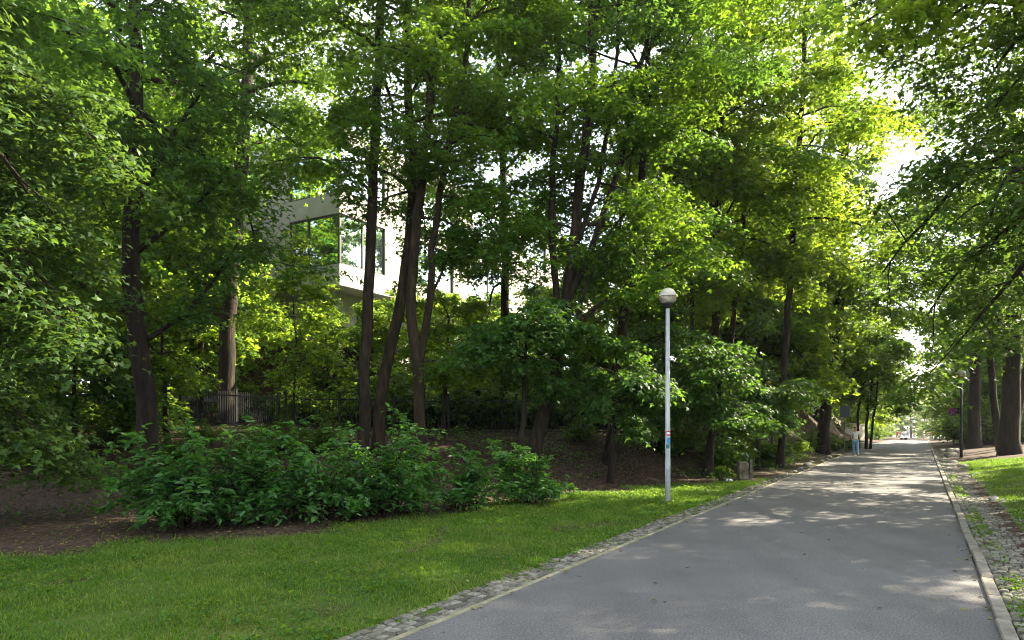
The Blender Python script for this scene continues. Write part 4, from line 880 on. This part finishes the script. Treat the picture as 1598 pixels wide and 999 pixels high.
person(p, R(-18), 'short-haired person in blue jeans and grey patterned top walking down the road', patt, (0.17, 0.32, 0.50), (0.20, 0.09, 0.045), 1.62, 0.14, True, arms=(0.4, 0.55))
def far_person(px, Y, *a, **kw):
    q = gp(px, Y); s__, t__ = st(q[0], q[1]); q[2] = float(road_z(s__)) + (0.0 if TL < t__ < TR else 0.02); return person(q, *a, **kw)
far_person(1400.5, 128, R(160), 'distant person in a dark red top on the far road', (0.3, 0.05, 0.05), (0.2, 0.1, 0.1), (0.03, 0.02, 0.015), 1.7)
far_person(1405, 130, R(170), 'distant person in an orange-red top beside the dark red one', (0.62, 0.16, 0.07), (0.5, 0.25, 0.2), (0.05, 0.03, 0.02), 1.68)
far_person(1416.5, 96, R(10), 'distant person all in white near the crest of the road', (0.75, 0.75, 0.75), (0.6, 0.64, 0.7), (0.02, 0.018, 0.016), 1.75, stride=0.1)
far_person(1426, 150, R(0), 'distant person in a yellow top and blue trousers', (0.6, 0.42, 0.06), (0.06, 0.16, 0.28), (0.05, 0.03, 0.02), 1.7)
far_person(1441.5, 112, R(40), 'distant dark-haired person in a pale pink top', (0.7, 0.5, 0.47), (0.6, 0.5, 0.48), (0.02, 0.016, 0.014), 1.6, long_hair=True)
far_person(1452, 125, R(-30), 'distant person in a bright pink top near the right kerb', (0.7, 0.22, 0.3), (0.3, 0.2, 0.25), (0.06, 0.03, 0.02), 1.65)
far_person(1464, 92, R(180), 'distant person dressed in dark navy on the right verge', (0.02, 0.025, 0.05), (0.02, 0.02, 0.04), (0.02, 0.016, 0.014), 1.78, stride=0.06)
# the pale pushchair in front of the person in white
b = gp(1410.5, 95.5); s__, _t = st(b[0], b[1]); b[2] = float(road_z(s__)); root = empty('pushchair', b, 'pale pushchair beside the distant person in white', 'pushchair')
m = MB(); m.lathe([(0.01, 0.55), (0.24, 0.6), (0.3, 0.75), (0.3, 0.95), (0.22, 1.1), (0.01, 1.15)], seg=14); m.build('hood', mat('pram_fabric', (0.7, 0.72, 0.75), 0.8), root, smooth=True)
m = MB(); m.tube([[0.5, 0.1, 1.0], [0.2, 0.1, 0.6], [-0.3, 0.1, 0.15]], 0.015, 6); m.tube([[0.5, -0.1, 1.0], [0.2, -0.1, 0.6], [-0.3, -0.1, 0.15]], 0.015, 6); m.tube([[0.25, 0, 0.12], [0, 0, 0.6]], 0.015, 6); m.build('chassis', M['iron'], root)
for wx, wy in ((-0.3, 0.14), (-0.3, -0.14), (0.25, 0.2), (0.25, -0.2)):
    m = MB(); a = np.linspace(0, 2 * math.pi, 13); m.tube(np.stack([wx + 0.13 * np.cos(a), np.full(13, wy), 0.15 + 0.13 * np.sin(a)], -1), 0.022, 6, cap=False); m.tube([[wx, wy - 0.02, 0.15], [wx, wy + 0.02, 0.15]], 0.1, 10); m.build('wheel', M['iron'], root)

# ------------------------------------------------------------------ grass and litter
def blades(n, s_rng, t_rng, name, label, hmin, hmax, seed, near=1.0):
    r = np.random.default_rng(seed); s = s_rng[0] + (s_rng[1] - s_rng[0]) * r.random(n) ** near; t = r.uniform(*t_rng, n); X, Y = xy(s, t)
    clump = 0.5 + 0.5 * np.sin(X * 3.1 + 1.7 * np.sin(Y * 2.3)) * np.sin(Y * 2.7 + 1.1 * np.sin(X * 1.9))
    mk = grass_mask(X, Y); ok = (r.random(n) < mk ** 1.5 * (0.35 + 0.65 * clump)) & (Y > 3); X, Y, clump = X[ok], Y[ok], clump[ok]; n = len(X)
    Z = ground(X, Y); h = r.uniform(hmin, hmax, n) * (0.6 + 0.7 * clump); a = r.uniform(0, 6.28, n); wd = r.uniform(0.003, 0.006, n) * (1 + Y / 14); ln = r.normal(0, 0.55, (n, 2)) * h[:, None]
    ux, uy = np.cos(a) * wd, np.sin(a) * wd
    V = np.stack([np.stack([X - ux, Y - uy, Z - 0.01], -1), np.stack([X + ux, Y + uy, Z - 0.01], -1), np.stack([X + ux * .7 + ln[:, 0] * .4, Y + uy * .7 + ln[:, 1] * .4, Z + h * .6], -1), np.stack([X - ux * .7 + ln[:, 0] * .4, Y - uy * .7 + ln[:, 1] * .4, Z + h * .6], -1), np.stack([X + ln[:, 0], Y + ln[:, 1], Z + h], -1)], 1)
    b_ = (np.arange(n) * 5)[:, None]; mb = MB(); mb.add(V.reshape(-1, 3), b_ + np.array([[0, 1, 2, 3]]), b_ + np.array([[3, 2, 4]]))
    tag(mb.build(name, M['blade']), label, kind='stuff')
blades(330000, (0, 24.5), (-13, TL - 0.4), 'lawn_grass', 'short mown grass of the left lawn', 0.025, 0.06, 601)
blades(110000, (6, 41), (TR + 0.9, TR + 12), 'verge_grass', 'short grass of the right lawn', 0.03, 0.065, 602)
def weeds():
    r = np.random.default_rng(603); mb = MB(); P_ = []
    for s0, s1, t0, t1, n in ((1.5, 24, TL - 0.55, TL - 0.4, 500), (-1, 30, TR + 0.17, TR + 0.42, 650), (-1, 34, TR + 0.9, TR + 1.15, 500), (2, 22, TL - 0.4, TL - 0.1, 120)):
        s = r.uniform(s0, s1, n); t = r.uniform(t0, t1, n); k = r.random(n) < 0.25 + 0.75 * (np.sin(s * 0.9) > 0.1); X, Y = xy(s[k], t[k]); P_.append(np.stack([X, Y, road_z(s[k]) - 0.02], -1))
    P_ = np.vstack(P_); P_ = P_[P_[:, 1] > 3]; P_ = np.repeat(P_, 7, 0); P_[:, :2] += r.normal(0, 0.035, (len(P_), 2)); P_[:, 2] += r.uniform(0, 0.035, len(P_))
    leaves(mb, P_, r.normal(0, 0.6, (len(P_), 3)) + [0, 0, 1.0], r.uniform(0.025, 0.06, len(P_)), 'kite', r); tag(mb.build('weeds', M['blade']), 'small weeds growing between the cobbles', kind='stuff')
weeds()
def lawn_weeds():
    r = np.random.default_rng(611); mb = MB(); n = 7500; s = r.uniform(0.5, 24, n); t = r.uniform(-13, TL - 0.5, n); X, Y = xy(s, t)
    k = (Y > 4) & (grass_mask(X, Y) > 0.35) & (np.sin(X * 1.7 + 2 * np.sin(Y * 0.9)) * np.sin(Y * 1.3) + r.normal(0, 0.35, n) > 0.25); X, Y = X[k], Y[k]
    P_ = np.repeat(np.stack([X, Y, ground(X, Y) + 0.02], -1), 9, 0); P_[:, :2] += r.normal(0, 0.06, (len(P_), 2)); P_[:, 2] += r.uniform(0, 0.045, len(P_))
    leaves(mb, P_, r.normal(0, 0.5, (len(P_), 3)) + [0, 0, 1.0], r.uniform(0.025, 0.065, len(P_)), 'kite', r); tag(mb.build('clover', M['shrub']), 'clover and small weeds growing in the left lawn', kind='stuff')
    mb = MB(); n = 10000; X, Y = r.uniform(-20, 16, n), r.uniform(12, 38, n); s, t = st(X, Y); k = (t < np.interp(s, GB_S, GB_T) - 0.6) & (t < TL - 0.9) & (np.sin(X * 0.8 + 1) * np.sin(Y * 0.9) + r.normal(0, 0.4, n) > 0.3); X, Y = X[k], Y[k]
    P_ = np.repeat(np.stack([X, Y, ground(X, Y) + 0.03], -1), 12, 0); P_[:, :2] += r.normal(0, 0.11, (len(P_), 2)); P_[:, 2] += r.uniform(0, 0.22, len(P_))
    leaves(mb, P_, r.normal(0, 0.4, (len(P_), 3)) + [0, 0, 1.0], r.uniform(0.05, 0.12, len(P_)), 'kite', r); tag(mb.build('undergrowth', M['maple_dark']), 'low seedlings and ground ivy on the shaded earth bank', kind='stuff')
lawn_weeds()
def litter():
    r = np.random.default_rng(604); mb = MB(); n = 45000; X, Y = r.uniform(-20, 16, n), r.uniform(8, 42, n); s, t = st(X, Y); k = (t < TL - 0.6) & (r.random(n) < np.where(grass_mask(X, Y) > 0.6, 0.4, 1.0)); X, Y = X[k], Y[k]
    P_ = np.stack([X, Y, ground(X, Y) + 0.012], -1); N = 420; s = r.uniform(3, 60, N); t = r.uniform(TL, TR, N); t = np.where(r.random(N) < .75, np.where(r.random(N) < .5, TL + np.abs(r.normal(0, .16, N)), TR - np.abs(r.normal(0, .16, N))), t)
    x, y = xy(s, t); P2 = np.stack([x, y, road_z(s) + 0.008], -1)
    s = r.uniform(8, 60, 900); t = r.uniform(TR + 0.3, 12, 900); x, y = xy(s, t); P3 = np.stack([x, y, ground(x, y) + 0.03], -1)
    P_ = np.vstack([P_, P2, P3]); leaves(mb, P_, r.normal(0, 0.25, (len(P_), 3)) + [0, 0, 1.0], r.uniform(0.03, 0.085, len(P_)), 'oval', r)
    tag(mb.build('fallen_leaves', M['dry']), 'dry fallen leaves scattered over the earth and road', kind='stuff')
litter()

# ------------------------------------------------------------------ air
m = bpy.data.materials.new('haze_air'); m.use_nodes = True; n = m.node_tree; n.nodes.remove(n.nodes['Principled BSDF'])
v_ = n.nodes.new('ShaderNodeVolumePrincipled'); v_.inputs['Color'].default_value = (0.93, 0.95, 0.96, 1); v_.inputs['Density'].default_value = 0.00025; v_.inputs['Anisotropy'].default_value = 0.35
n.links.new(v_.outputs[0], n.nodes['Material Output'].inputs['Volume'])
zlo = float(ZZ.min()) - 1; hb_ = MB(); hb_.box(-760, 760, -120, 1000, zlo, 34)
tag(hb_.build('haze', m), 'thin bright summer haze in the air of the park', kind='stuff')
